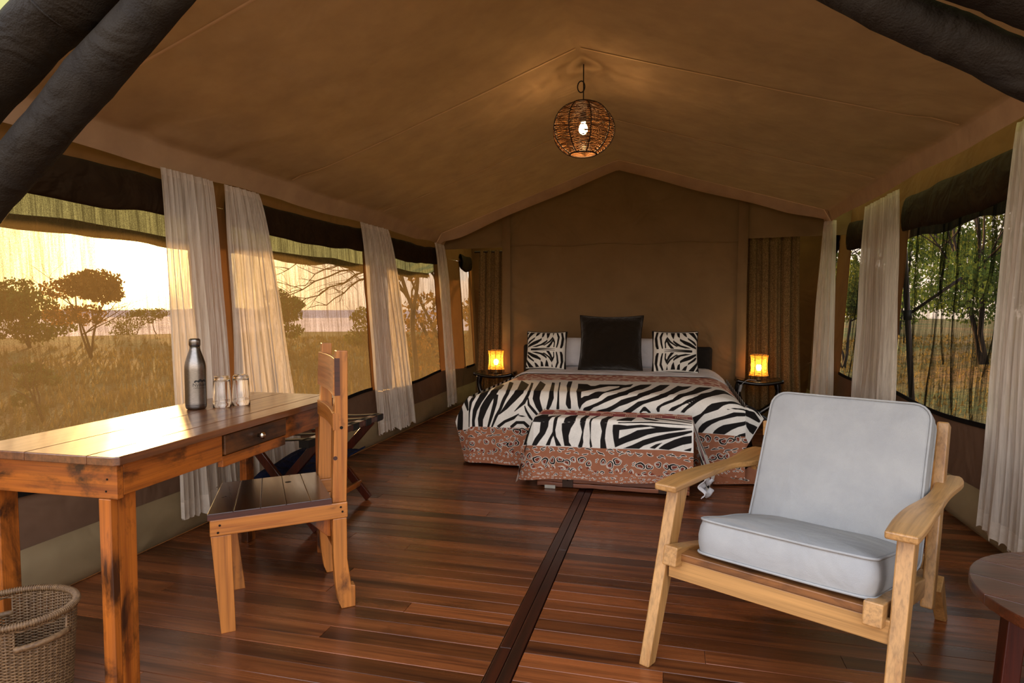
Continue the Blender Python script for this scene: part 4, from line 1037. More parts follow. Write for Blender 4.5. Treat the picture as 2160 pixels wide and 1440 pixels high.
# trailing hem of the bedspread on the floor behind the armrest
pts = [(lerp(0.28, 0.62, i / 30), lerp(4.37, 4.20, j / 12) + 0.10 * i / 30, 0.012 + 0.02 * math.sin(i * 0.5) ** 2 * (1 - j / 12) + 0.05 * (1 - j / 12) ** 3) for j in range(13) for i in range(31)]
P = np.array([(p[0], p[1] - 4.2) for p in pts]); K_, F_ = leopard(P, 0.28, 0.62, 0, 0.2, 12, [(0.3, 'open', 0.014, 0.04), (0.6, 'dot', 0.006, 0.025), (0.8, 'dot', 0.005, 0.022)])
printed('trailing_hem', pts, 30, 12, {'zeb': np.full(len(P), .05), 'spt': K_, 'fil': F_, 'band': np.full(len(P), -1.0), 'gir': np.full(len(P), 1.0), 'bor': np.full(len(P), 1.0), 'mot': np.full(len(P), 1.0)}, bed)
# white top sheet turned at the head end
def sheet(u, v):
    x = lerp(-1.47, 0.50, u); y = lerp(5.70, 6.46, v)
    e = min(u, 1 - u); z = 0.553 + 0.008 * math.exp(-((x + 0.3) / 0.7) ** 2) - 0.09 * max(0, 1 - e / 0.09) ** 2 + 0.006 * nz(x * 4, y * 5)
    return (x, y, z - 0.012 * ss(0.06, 0, v))
obj('top_sheet', B().grid(sheet, 60, 20), m_white, bed, smooth=True)

def cushion(name, label, cat, loc, w, h, th, tilt, mat, piping=None, group=None, rot=0.0, conc=0.05, attr=None, seed=0):
    t = thing(name, label, cat, loc, rot, group)
    M4 = Matrix.Rotation(-tilt, 4, 'X')
    def sf(sg):
        def f(a, c):
            u, v = a * 2 - 1, c * 2 - 1
            x = u * w / 2 * (1 - conc * (1 - v * v) * abs(u)); z = v * h / 2 * (1 - conc * (1 - u * u) * abs(v)) + h / 2
            d = th / 2 * (max(0, (1 - u ** 4) * (1 - v ** 4)) ** 0.5) * (1 + 0.10 * nz(u * 1.7, v * 1.7, seed))
            if sg < 0: d += 0.004 * nz(u * 5, v * 5, seed + 2)
            p = M4 @ Vector((x, sg * d, z)); return tuple(p)
        return f
    n = 44
    if attr is None:
        b = B(); b.grid(sf(-1), n, n); b.grid(sf(1), n, n)
        obj('cover', b, mat, t, smooth=True)
    else:
        n = 90; f = sf(-1); pts = [f(i / n, j / n) for j in range(n + 1) for i in range(n + 1)]
        P = np.array([(i / n, j / n) for j in range(n + 1) for i in range(n + 1)])
        N = len(P)
        printed('front_cover', pts, n, n, {'zeb': attr(P) * w, 'spt': np.full(N, .05), 'fil': np.full(N, .05), 'band': np.full(N, 1.0), 'gir': np.full(N, 1.0) , 'bor': np.full(N, 1.0), 'mot': np.full(N, 1.0)}, t)
        b = B(); b.grid(sf(1), 30, 30); obj('back_cover', b, mat, t, smooth=True)
    if piping:
        f = sf(1); k = 24
        loop = [f(i / k, 0) for i in range(k)] + [f(1, i / k) for i in range(k)] + [f(1 - i / k, 1) for i in range(k)] + [f(0, 1 - i / k) for i in range(k)]
        b = B(); b.tube(loop, 0.006, 6, closed=True); obj('piping', b, piping, t, smooth=True)
    return t
# zebra hide motif, mirrored about the horizontal centre line
ZC = [[(0, .97), (.07, .97), (.02, .90), (0, .86)], [(.10, .97), (.22, .97), (.12, .86), (.02, .76), (0, .70), (0, .80)],
      [(.27, .97), (.36, .97), (.30, .88), (.18, .80), (.06, .72), (.02, .66), (.04, .63), (.12, .70), (.22, .78)],
      [(.40, .97), (.47, .97), (.45, .86), (.36, .78), (.18, .70), (.03, .60), (.02, .55), (.12, .58), (.30, .66), (.40, .75)],
      [(.50, .97), (.60, .97), (.58, .86), (.52, .74), (.38, .64), (.14, .56), (.28, .56), (.46, .62), (.55, .72)],
      [(.66, .97), (.70, .97), (.68, .86), (.60, .74), (.44, .60), (.48, .60), (.62, .70), (.69, .80)],
      [(.75, .97), (.79, .97), (.85, .84), (.83, .66), (.80, .55), (.77, .55), (.79, .68), (.80, .82)],
      [(.86, .97), (.91, .97), (.96, .80), (.95, .62), (.92, .54), (.87, .54), (.89, .66), (.90, .82)],
      [(.96, 1.0), (1, 1.0), (1, .70), (.985, .80)],
      [(.52, .55), (.62, .68), (.70, .82), (.74, .70), (.73, .56), (.70, .56), (.71, .68), (.69, .72), (.66, .64), (.60, .55)],
      [(.12, .52), (.45, .535), (.75, .525), (.75, .515), (.45, .505), (.12, .49)]]
def zmotif(flip):
    def f(P):
        Q = P.copy()
        if flip: Q[:, 0] = 1 - Q[:, 0]
        Q[:, 1] = np.where(Q[:, 1] < 0.5, 1 - Q[:, 1] - 0.012 * np.sin(Q[:, 0] * 9), Q[:, 1])
        return sdf_polys(Q, [[(x, y) for x, y in p] for p in ZC], [], 0.05)
    return f
zt_ = 0.558
for x, n_ in ((-0.92, 'left of the big dark cushion'), (-0.10, 'right of the big dark cushion')):
    cushion('white_pillow', 'white bed pillow standing behind the cushions, showing ' + n_, 'pillow', (x, 6.35, zt_), 0.72, 0.30, 0.15, math.radians(12), m_white, group='white bed pillows', conc=0.03, seed=x)
cushion('zebra_cushion', 'small zebra hide print cushion left of the big dark cushion', 'cushion', (-1.185, 6.02, zt_ - 0.005), 0.40, 0.375, 0.13, math.radians(14), m_char, m_brown_velvet, 'zebra cushions on the bed', attr=zmotif(False), seed=1)
cushion('zebra_cushion', 'small zebra hide print cushion right of the big dark cushion', 'cushion', (0.045, 5.98, zt_ - 0.005), 0.415, 0.39, 0.13, math.radians(14), m_char, m_brown_velvet, 'zebra cushions on the bed', attr=zmotif(True), seed=2, rot=0.05)
cushion('velvet_cushion', 'large square dark brown cushion in the middle of the bed head', 'cushion', (-0.555, 6.0, zt_ - 0.005), 0.61, 0.54, 0.19, math.radians(13), m_brown_velvet, m_brown_velvet, seed=3, conc=0.075)

# ------------------------------------------------------------------ chest at the foot of the bed and its cover
ch = thing('wooden_chest', 'low live-edge timber chest at the foot of the bed', 'chest', (0, 0, 0))
def board_wavy(z0, z1, seed, y0, y1):
    b = B(); n = 26
    pts0 = [(lerp(-0.82, 0.125, i / n), z0 + 0.006 * nz(i * 0.35, seed)) for i in range(n + 1)]
    pts1 = [(lerp(-0.82, 0.125, i / n), z1 + 0.006 * nz(i * 0.35, seed + 5)) for i in range(n + 1)][::-1]
    return b.prism(pts0 + pts1, lambda p: (p[0], y0, p[1]), lambda p: (p[0], y1, p[1]))
z = 0.014
for k, hgt in enumerate((0.030, 0.034, 0.05, 0.09, 0.09, 0.09)):
    obj('board', board_wavy(z, z + hgt - 0.003, k * 3.1, 3.895, 3.925), m_chest, ch, bev=0.003); z += hgt
for k, hgt in enumerate((0.12, 0.14, 0.14)):
    obj('board', board_wavy(0.022 + k * 0.135, 0.022 + k * 0.135 + 0.132, k * 2.3, 4.21, 4.235), m_chest, ch)
for x in (-0.805, 0.11): obj('end_panel', B().box(x - 0.012, x + 0.012, 3.925, 4.21, 0.022, 0.42), m_chest, ch)
obj('lid', B().box(-0.825, 0.13, 3.885, 4.235, 0.425, 0.452), m_chest, ch, bev=0.004)
obj('bottom_panel', B().box(-0.79, 0.10, 3.925, 4.21, 0.024, 0.04), m_chest, ch)
for x in (-0.62, -0.045 + 0.02):
    obj('strap', B().box(x - 0.034, x + 0.034, 3.888, 3.897, 0.016, 0.42), m_iron, ch, bev=0.002)
    obj('rivet', B().lathe([(0.0, 0.004), (0.004, 0.003), (0.006, 0)], 10), m_nail, ch).location = (x, 3.886, 0.06)
for x in (-0.735, 0.05): obj('foot', B().box(x - 0.035, x + 0.035, 3.89, 3.95, 0.0, 0.022), m_pad, ch, bev=0.003)
for x in (-0.735, 0.05): obj('foot', B().box(x - 0.035, x + 0.035, 4.17, 4.23, 0.0, 0.022), m_pad, ch, bev=0.003)
cl = thing('bench_cloth', 'zebra and leopard print cloth draped over the chest at the foot of the bed', 'cloth', (0, 0, 0))
rows_ben = [(0.07, 'dash', 0.018, 0.06), (0.13, 'dash', 0.015, 0.055), (0.34, 'ring', 0.0165, 0.046), (0.54, 'open', 0.014, 0.042), (0.60, 'dot', 0.005, 0.06), (0.72, 'dot', 0.0065, 0.030), (0.80, 'open', 0.009, 0.06), (0.86, 'dot', 0.0055, 0.028), (0.94, 'dot', 0.005, 0.026)]
Lc = lambda z: interp(z, [0.02, 0.25, 0.46], [-0.955, -0.925, -0.835])
Rc = lambda z: interp(z, [0.02, 0.15, 0.46], [0.145, 0.145, 0.140])
srb = list(np.arange(0, 0.275, 0.0032)) + list(np.arange(0.275, 0.43, 0.006)) + list(np.arange(0.43, 0.75, 0.006))
def border(P, at):
    d = P[:, 1] - interp(P[:, 0], [-0.84, 0.14], [0.555, 0.585]); h = 0.10
    at['bor'] = np.maximum(-d, d - h)
    at['gir'] = np.minimum(h - d + 0.002, 1)
    u = (P[:, 0] + 0.78) / 0.155; fr = (u - np.floor(u) - 0.5) * 0.155
    q = np.maximum(np.abs(fr) - 0.040, np.abs(d - h / 2) - 0.040)
    at['mot'] = np.where(q > 0, 1.0, np.abs(((-q) % 0.011) - 0.0055) - 0.0028)
cover('front_and_top', cl, 3.86, 0.03, 0.462, 4.24, Lc, Rc, -0.835, 0.14, BEN, BENH,
      lambda x: interp(x, [-0.95, -0.92, -0.85, -0.46, -0.03, 0.14], [0.236, 0.243, 0.259, 0.266, 0.276, 0.268]), 8, rows_ben, 0.0032, srb,
      lambda x: np.full_like(x, 5.0), border, zb=lambda x: 0.074 - 0.03 * math.exp(-((x + 0.95) / 0.09) ** 2) + 0.006 * math.sin(x * 9) + 0.034 * ss(-0.5, 0.14, x), sh=0.004)
def bside(i, j, s_):
    y = lerp(3.862, 4.25, i / 50); z = lerp(0.458, 0.055 if s_ > 0 else 0.03, j / 60)
    x = (0.140 + (0.085 + 0.07 * (i / 50)) * (j / 60) ** 1.1) if s_ > 0 else (-0.835 - 0.12 * (j / 60))
    return (x, y + 0.015 * (j / 60) * math.sin(i * 0.4), z)
for s_ in (1, -1):
    pts = [bside(i, j, s_) for j in range(61) for i in range(51)]
    P = np.array([(p[1] - 3.86, p[2]) for p in pts])
    st_ = [[(a, zz) for a, zz in poly] for poly in (
        [(0, .42), (.06, .36), (.12, .28), (.16, .20), (.20, .20), (.14, .32), (.06, .43)], [(0, .30), (.06, .26), (.14, .17), (.14, .12), (.06, .20), (0, .24)],
        [(0, .17), (.06, .13), (.12, .06), (.06, .06), (0, .11)], [(.2, .44), (.28, .34), (.34, .2), (.38, .2), (.32, .38), (.26, .45)])]
    n_ = len(P)
    printed('side_drop', pts, 50, 60, {'zeb': sdf_polys(P, st_, []), 'spt': np.full(n_, .05), 'fil': np.full(n_, .05), 'band': np.full(n_, 1.0), 'gir': np.full(n_, 1.0), 'bor': np.maximum(0.19 - P[:, 0], P[:, 0] - 0.25) if s_ > 0 else np.full(n_, 1.0), 'mot': np.full(n_, 1.0)}, cl)
# gathered corner of the cloth trailing on the floor behind the chair arm
def trail(u, v):
    return (0.19 + 0.06 * u + 0.02 * math.sin(v * 9), 3.86 + 0.10 * u, 0.012 + 0.13 * v * (1 - 0.3 * u) + 0.01 * math.sin(u * 8))
obj('trailing_corner', B().grid(trail, 14, 14), m_white, cl, smooth=True, solid=0.004)

# ------------------------------------------------------------------ writing table
tb = thing('writing_table', 'stained pine writing table with scorched patches beneath the sunlit window', 'table', (-1.50, 1.41, 0), math.radians(91.3))
def tslab(y0, y1, x0, x1, cut=0.0):
    b = B(); n = 40
    o = []
    for i in range(n + 1): o.append((lerp(x0, x1, i / n), y0 + 0.0025 * nz(i * 0.5, y0 * 9)))
    for i in range(n + 1): o.append((lerp(x1, x0, i / n), y1 + 0.002 * nz(i * 0.5, y1 * 9)))
    if cut: o[0] = (x0 + cut, y0); o.append((x0, y0 + cut))
    return b.prism(o, lambda p: (p[0], p[1], 0.707), lambda p: (p[0], p[1], 0.733))
obj('top_board', tslab(-0.004, 0.098, -0.004, 1.31, 0.012), m_ttop, tb, bev=0.003)
obj('top_board', tslab(0.0986, 0.318, -0.004, 1.302), m_ttop, tb, bev=0.003)
obj('top_board', tslab(0.3187, 0.545, -0.004, 1.306), m_ttop, tb, bev=0.003)
# front apron in pieces around the drawer
obj('apron', B().box(0.035, 0.455, 0.012, 0.034, 0.615, 0.706), W_TABLE['x'], tb, bev=0.002)
obj('apron', B().box(0.839, 1.26, 0.012, 0.034, 0.615, 0.706), W_TABLE['x'], tb, bev=0.002)
obj('drawer_rail', B().box(0.456, 0.838, 0.012, 0.034, 0.590, 0.629), W_TABLE['x'], tb, bev=0.002)
obj('apron', B().box(0.012, 0.034, 0.012, 0.53, 0.608, 0.706), W_TABLE['y'], tb, bev=0.002)
obj('apron', B().box(1.262, 1.284, 0.012, 0.53, 0.615, 0.706), W_TABLE['y'], tb, bev=0.002)
obj('apron', B().box(0.035, 1.26, 0.508, 0.53, 0.615, 0.706), W_TABLE['x'], tb, bev=0.002)
dr = obj('drawer', B().box(0.460, 0.834, 0.004, 0.034, 0.632, 0.704), m_drawer, tb, bev=0.004)
b = B(); b.tube([(0.646, 0.004, 0.668), (0.646, -0.006, 0.668), (0.646, -0.010, 0.668), (0.646, -0.018, 0.668), (0.646, -0.024, 0.668), (0.646, -0.027, 0.668)], [0.006, 0.006, 0.012, 0.015, 0.011, 0.004], 14)
obj('knob', b, m_chrome, dr, smooth=True)
for (x0, x1, y0, y1) in ((0.0, 0.096, 0.012, 0.062), (0.0, 0.06, 0.47, 0.53), (1.175, 1.245, 0.022, 0.075), (1.21, 1.27, 0.47, 0.53)):
    if y0 < 0.1 and x0 < 0.1:
        b = B(); b.hexa([(0.036, 0.036, 0), (0.096, 0.036, 0), (0.096, 0.076, 0), (0.036, 0.076, 0), (0.036, 0.036, 0.706), (0.102, 0.036, 0.706), (0.102, 0.076, 0.706), (0.036, 0.076, 0.706)])
        b2 = B(); b2.hexa([(0.0, 0.036, 0), (0.034, 0.036, 0), (0.034, 0.076, 0), (0.0, 0.076, 0), (0.011, 0.036, 0.607), (0.034, 0.036, 0.607), (0.034, 0.076, 0.607), (0.011, 0.076, 0.607)])
        b2 = B(); b2.box(0.012, 0.0355, 0.036, 0.078, 0.0, 0.607)
        obj('leg', b, W_TABLE['z'], tb, bev=0.002); obj('leg_facing', b2, W_TABLE['z'], tb, bev=0.002)
    else:
        obj('leg', B().box(x0 + 0.036 if x0 < 0.1 else x0, x1 + 0.036 if x0 < 0.1 else x1, y0, y1 - 0.023 if y0 > .4 else y1, 0.0, 0.706), W_TABLE['z'], tb, bev=0.003)
for (x, y, z) in ((0.012, 0.045, 0.665), (0.012, 0.05, 0.63)):
    obj('nail', B().tube([(x - 0.0015, y, z), (x + 0.004, y, z)], 0.003, 8), m_nail, tb)

# steel bottle
bo = thing('steel_bottle', 'brushed steel drinking bottle with dark printed logo on the writing table', 'bottle', (-1.906, 2.185, 0.733))
obj('body', B().lathe([(0, 0.0), (0.032, 0.0), (0.037, 0.003), (0.0405, 0.012), (0.041, 0.03), (0.041, 0.165), (0.0405, 0.178), (0.038, 0.195), (0.033, 0.212), (0.027, 0.230), (0.0225, 0.243), (0.0205, 0.250), (0.0200, 0.262), (0, 0.262)], 48), m_steel, bo, smooth=True)
obj('seam_ring', B().lathe([(0.0413, 0.0195), (0.0413, 0.0205)], 48), m_black, bo)
obj('cap', B().lathe([(0, 0.2645), (0.0215, 0.2645), (0.0222, 0.2655), (0.0222, 0.283), (0.021, 0.289), (0.0165, 0.2925), (0, 0.293)], 40), m_steel, bo, smooth=True)
obj('gasket', B().lathe([(0.0203, 0.2615), (0.0203, 0.265)], 32), m_black, bo)
def wrap_text(body, size, zc, ang, par):
    cu = bpy.data.curves.new('lettering', 'FONT'); cu.body = body; cu.size = size; cu.align_x = 'CENTER'; cu.resolution_u = 3
    to = bpy.data.objects.new('lettering_tmp', cu); COL.objects.link(to)
    dg = bpy.context.evaluated_depsgraph_get(); me = bpy.data.meshes.new_from_object(to.evaluated_get(dg))
    bpy.data.objects.remove(to)
    bm = bmesh.new(); bm.from_mesh(me)
    bmesh.ops.subdivide_edges(bm, edges=[e for e in bm.edges if e.calc_length() > 0.004], cuts=2)
    for v_ in bm.verts:
        a = ang + v_.co.x / 0.0412
        v_.co = Vector((0.0413 * math.cos(a), 0.0413 * math.sin(a), zc + v_.co.y))
    bm.to_mesh(me); bm.free(); me.materials.append(m_ink)
    o = bpy.data.objects.new('lettering', me); COL.objects.link(o); o.parent = par; return o
a0 = math.atan2(-2.185, 1.906) + 0.42
wrap_text('Nyikani', 0.019, 0.098, a0, bo)
wrap_text('CAMPS & LODGES', 0.0064, 0.088, a0, bo)
def canopy(u, v):
    x = lerp(-0.026, 0.026, u); top = 0.010 * (1 - (2 * u - 1) ** 2) ** 0.5 * (1 + 0.25 * math.sin(u * 17)); z = 0.115 + lerp(-0.002 * math.sin(u * 23), top, v)
    a = a0 + 0.05 + x / 0.0412; return (0.0413 * math.cos(a), 0.0413 * math.sin(a), z)
obj('tree_logo', B().grid(canopy, 30, 3), m_ink, bo, fixn=False)

# upturned glasses
for (x, y), side_ in (((-1.845, 2.265), 'nearer the bottle'), ((-1.805, 2.335), 'farther from the bottle')):
    g_ = thing('drinking_glass', 'clear tumbler standing upside down on the table, the one ' + side_, 'glass', (x, y, 0.733), group='upturned tumblers')
    obj('wall', B().lathe([(0.0345, 0.0), (0.0365, 0.0), (0.0362, 0.02), (0.033, 0.118), (0.031, 0.127), (0.027, 0.131), (0.0, 0.131)] + [(0.0, 0.113), (0.026, 0.113), (0.0305, 0.108), (0.0335, 0.02), (0.0345, 0.0)], 40), m_glass, g_, smooth=True)

# ------------------------------------------------------------------ wooden chair at the table
wc = thing('timber_chair', 'heavy homemade timber chair with dark plank seat at the writing table', 'chair', (-1.505, 1.855, 0), math.radians(41))
def tap(x0, x1, X0, X1, y0, y1, z0, z1):
    return B().hexa([(x0, y0, z0), (x1, y0, z0), (x1, y1, z0), (x0, y1, z0), (X0, y0, z1), (X1, y0, z1), (X1, y1, z1), (X0, y1, z1)])
DW = 0.405
obj('leg', tap(-0.026, 0.022, -0.052, 0.014, 0.003, 0.055, 0, 0.352), W_CHAIR['z'], wc, bev=0.002)
obj('leg', tap(0.022, 0.066, -0.03, 0.03, DW - 0.045, DW, 0, 0.352), W_CHAIR['z'], wc, bev=0.002)
for y0, y1 in ((0.0, 0.045), (DW - 0.042, DW)):
    o_ = [(0.366, 0.353), (0.366, 0.20), (0.372, 0.10), (0.382, 0.03), (0.394, 0.0), (0.447, 0.0), (0.447, 0.082), (0.432, 0.086), (0.418, 0.19), (0.418, 0.353)]
    obj('leg', B().prism(o_, lambda p, y0=y0: (p[0], y0, p[1]), lambda p, y1=y1: (p[0], y1, p[1])), W_CHAIR['z'], wc, bev=0.003)
for y0, y1 in ((-0.004, 0.046), (DW - 0.042, DW + 0.004)):
    obj('side_rail', B().box(-0.054 if y0 < 0.1 else -0.004, 0.421, y0, y1, 0.354, 0.414), W_CHAIR['x'], wc, bev=0.004)
obj('front_rail', B().bar((-0.03, 0.047, 0.384), (0.03, DW - 0.043, 0.384), 0.024, 0.056), W_CHAIR['y'], wc, bev=0.002)
for y0, y1, zt2 in ((0.0, 0.045, 0.990), (DW - 0.042, DW, 1.000)):
    o_ = [(0.364, 0.4145), (0.418, 0.4145), (0.427, 0.72), (0.430, zt2), (0.388, zt2 + 0.002), (0.378, 0.76)]
    obj('back_post', B().prism(o_, lambda p, y0=y0: (p[0], y0, p[1]), lambda p, y1=y1: (p[0], y1, p[1])), W_CHAIR['z'], wc, bev=0.003)
xs = [-0.062, 0.022, 0.112, 0.200, 0.286, 0.3625]
for i in range(5):
    a_, c_ = xs[i] + 0.0003, xs[i + 1] - 0.0003; sk = 0.05 if i == 0 else 0.0
    sh_ = lambda j: 0.05 * (1 - j / 5)   # the front edge is cut slightly askew
    a2, c2 = a_ + sh_(i), c_ + (sh_(i + 1) if i < 4 else 0)
    obj('seat_board', B().hexa([(a_, -0.006, 0.4145), (c_, -0.006, 0.4145), (c2, DW + 0.008, 0.4145), (a2, DW + 0.008, 0.4145), (a_, -0.006, 0.4365), (c_, -0.006, 0.4365), (c2, DW + 0.008, 0.4365), (a2, DW + 0.008, 0.4365)]), m_seat, wc, bev=0.002)
obj('seat_edge', B().box(-0.060, 0.362, -0.0085, -0.0065, 0.4145, 0.434), m_seat_edge, wc)
# curved top rest, thinner in the middle, let into the posts
def rest(z0, z1, dx, lean):
    b = B(); n = 14
    o = []
    for i in range(n + 1):
        t = i / n; y_ = lerp(0.0, DW, t); o.append((0.386 + dx + 0.022 * math.sin(PI * t) * 0.5, y_))
    o2 = [(x + 0.018, y) for x, y in o][::-1]
    return b.prism(o + o2, lambda p: (p[0] - lean, p[1], z0), lambda p: (p[0], p[1], z1))
obj('top_rest', rest(0.822, 0.963, -0.008, 0.006), W_CHAIR['y'], wc, bev=0.002)
obj('lower_rest', rest(0.692, 0.756, -0.016, 0.0), W_CHAIR['y'], wc, bev=0.003)
for y0 in (-0.0016,):
    obj('tenon', B().box(0.379, 0.399, y0, 0.01, 0.822, 0.963), m_seat_edge, wc); obj('tenon', B().box(0.371, 0.390, y0, 0.01, 0.692, 0.756), W_CHAIR['z'], wc)
obj('rear_stretcher', B().prism([(0.27, 0.353), (0.365, 0.353), (0.365, 0.27), (0.35, 0.275)], lambda p: (p[0], 0.05, p[1]), lambda p: (p[0], 0.075, p[1])), W_TABLE['z'], wc, bev=0.002)
obj('rear_stretcher', B().box(0.372, 0.395, 0.046, DW - 0.043, 0.22, 0.28), W_TABLE['y'], wc, bev=0.002)
for (x, z) in ((-0.022, 0.392), (-0.028, 0.367), (0.395, 0.397), (0.401, 0.379)):
    obj('nail', B().tube([(x, -0.0055, z), (x, 0.002, z)], 0.0042, 8), m_nail, wc)
for (x, y, r) in ((0.235, 0.30, 0.016), (-0.01, 0.19, 0.006), (0.0, 0.20, 0.005), (-0.03, 0.35, 0.004), (0.25, 0.4, 0.004), (0.1, 0.40, 0.004)):
    obj('knot', B().lathe([(0, 0.4368), (r * 0.6, 0.4368), (r, 0.4362)], 12, (x, y, 0)), m_nail, wc, smooth=True)
obj('bolt', B().tube([(0.402, -0.003, 0.70), (0.402, 0.002, 0.70)], 0.006, 12), m_nail, wc)
obj('knot', B().tube([(0.378, -0.001, 0.585), (0.378, 0.003, 0.585)], 0.008, 12), m_seat_edge, wc)

# the homemade frame stands a little out of square
for c_ in wc.children:
    for v_ in c_.data.vertices: v_.co.x += 0.03 * v_.co.y
# ------------------------------------------------------------------ folding luggage rack behind the chair
rk = thing('luggage_rack', 'folding dark wood luggage rack with wrapped straps behind the timber chair', 'luggage rack', (-1.95, 3.12, 0))
m_rackwood = m_mahog
XN, XF = 0.215, -0.205; YA, YB = -0.42, 0.41; HT = 0.485
for x in (XN, XF):
    rail = obj('rail', B().bar((x, YA, HT), (x, YB, HT), 0.05, 0.034), m_rackwood, rk, bev=0.004)
    for k in range(6):
        y = lerp(YA + 0.03, YB - 0.05, k / 5)
        obj('strap_wrap', B().bar((x, y - 0.034, HT), (x, y + 0.034, HT), 0.056, 0.040), m_black, rk, bev=0.003)
for k in range(6):
    y = lerp(YA + 0.03, YB - 0.05, k / 5)
    def web(u, v, y=y):
        return (lerp(XF, XN, u), y + (v - 0.5) * 0.06, HT + 0.020 - 0.016 * math.sin(PI * u))
    obj('webbing', B().grid(web, 10, 2), m_black, rk, smooth=True, solid=0.003)
for y in (-0.27, 0.295):
    obj('leg', B().bar((XN, y, HT - 0.01), (XF - 0.005, y, 0.012), 0.022, 0.046), m_rackwood, rk, bev=0.003)
    obj('leg', B().bar((XF, y - 0.026, HT - 0.01), (XN - 0.01, y - 0.026, 0.012), 0.022, 0.046), m_rackwood, rk, bev=0.003)
    obj('pivot', B().tube([(0.0, y - 0.045, 0.25), (0.0, y + 0.02, 0.25)], 0.008, 8), m_nail, rk)
obj('stretcher', B().bar((0.145, -0.29, 0.10), (0.145, 0.28, 0.10), 0.02, 0.03), W_TABLE['y'], rk, bev=0.002)
obj('stretcher', B().bar((-0.16, -0.27, 0.10), (-0.16, 0.295, 0.10), 0.02, 0.03), m_rackwood, rk, bev=0.002)
def sling(u, v):
    y = lerp(-0.42, 0.26, u); x = lerp(-0.165, 0.19, v)
    z = 0.275 - 0.035 * math.sin(PI * v) + 0.05 * ss(0.2, 0.9, u) + 0.015 * nz(u * 3, v * 5, 2) + 0.006 * nz(u * 2, v * 24, 3) - 0.05 * ss(0.3, 0, u)
    return (x, y, z)
tag(obj('folded_cloth', B().grid(sling, 30, 40), m_navy, None, smooth=True, solid=0.008), 'crumpled navy blue cloth slung inside the luggage rack', 'cloth').location = (-1.95, 3.12, 0)

# ------------------------------------------------------------------ armchair
ac = thing('armchair', 'pale teak lounge armchair with grey white linen cushions', 'armchair', (0.27, 1.945, 0), math.radians(-27.8))
XL, XR = -0.312, 0.357
def leg_arm(x, s_):
    b = B()
    w0, w1 = 0.036, 0.042; xb = x - 0.016 if s_ < 0 else x - 0.006
    b.hexa([(xb - w0 / 2, -0.108, 0), (xb + w0 / 2, -0.108, 0), (xb + w0 / 2, -0.062, 0), (xb - w0 / 2, -0.062, 0),
            (x - w1 / 2, 0.045, 0.556), (x + w1 / 2, 0.045, 0.556), (x + w1 / 2, 0.118, 0.551), (x - w1 / 2, 0.118, 0.551)])
    return b
obj('front_leg', leg_arm(XL, -1), W_ARM['z'], ac, bev=0.004); obj('front_leg', leg_arm(XR, 1), W_ARM['z'], ac, bev=0.004)
def armrest(s_):
    rear = 0.055 if s_ < 0 else 0.0
    # plan outline of one arm (outer offset, inner offset from leg centre) along y, with its dip
    ys = [-0.015, 0.02, 0.12, 0.25, 0.36, 0.46, 0.56, 0.66, 0.74, 0.80, 0.83]
    out = [0.036, 0.040, 0.042, 0.040, 0.036, 0.032, 0.030, 0.036, 0.046, 0.044, 0.026]
    inn = [0.040, 0.042, 0.044, 0.040, 0.032, 0.026, 0.024, 0.028, 0.030, 0.026, 0.006]
    zz = [0.574, 0.577, 0.579, 0.576, 0.567, 0.560, 0.556, 0.556, 0.558, 0.560, 0.560]
    x = XL if s_ < 0 else XR; b = B(); n = 36; vs = []
    for i in range(n + 1):
        y = lerp(ys[0], ys[-1], i / n)
        o = float(np.interp(y, ys, out)); q = float(np.interp(y, ys, inn)) + rear * ss(0.45, 0.65, y); z = float(np.interp(y, ys, zz))
        # smooth a little
        o = sum(float(np.interp(y + d, ys, out)) for d in (-.03, 0, .03)) / 3 if 0 < i < n else o
        q = sum(float(np.interp(y + d, ys, inn)) for d in (-.03, 0, .03)) / 3 + rear * ss(0.45, 0.65, y) if 0 < i < n else q
        z = sum(float(np.interp(y + d, ys, zz)) for d in (-.06, 0, .06)) / 3
        xa, xb = x + s_ * o, x - s_ * q
        vs += [(xa, y, z - 0.022), (xa, y, z), (xb, y, z), (xb, y, z - 0.022)]
    fs = [(0, 1, 2, 3), (4 * n + 3, 4 * n + 2, 4 * n + 1, 4 * n)]
    for i in range(n):
        for k in range(4): fs.append((4 * i + k, 4 * i + (k + 1) % 4, 4 * i + 4 + (k + 1) % 4, 4 * i + 4 + k))
    return b.add(vs, fs)
obj('armrest', armrest(-1), W_ARM['y'], ac, bev=0.005); obj('armrest', armrest(1), W_ARM['y'], ac, bev=0.005)
obj('front_rail', B().hexa([(XL + 0.02, -0.018, 0.277), (XR - 0.02, -0.018, 0.277), (XR - 0.02, 0.006, 0.277), (XL + 0.02, 0.006, 0.277), (XL + 0.02, -0.016, 0.341), (XR - 0.02, -0.016, 0.341), (XR - 0.02, 0.008, 0.341), (XL + 0.02, 0.008, 0.341)]), W_ARM['x'], ac, bev=0.003)
obj('seat_slat', B().box(XL + 0.06, XR - 0.078, -0.022, 0.035, 0.3415, 0.366), m_slat, ac, bev=0.003)
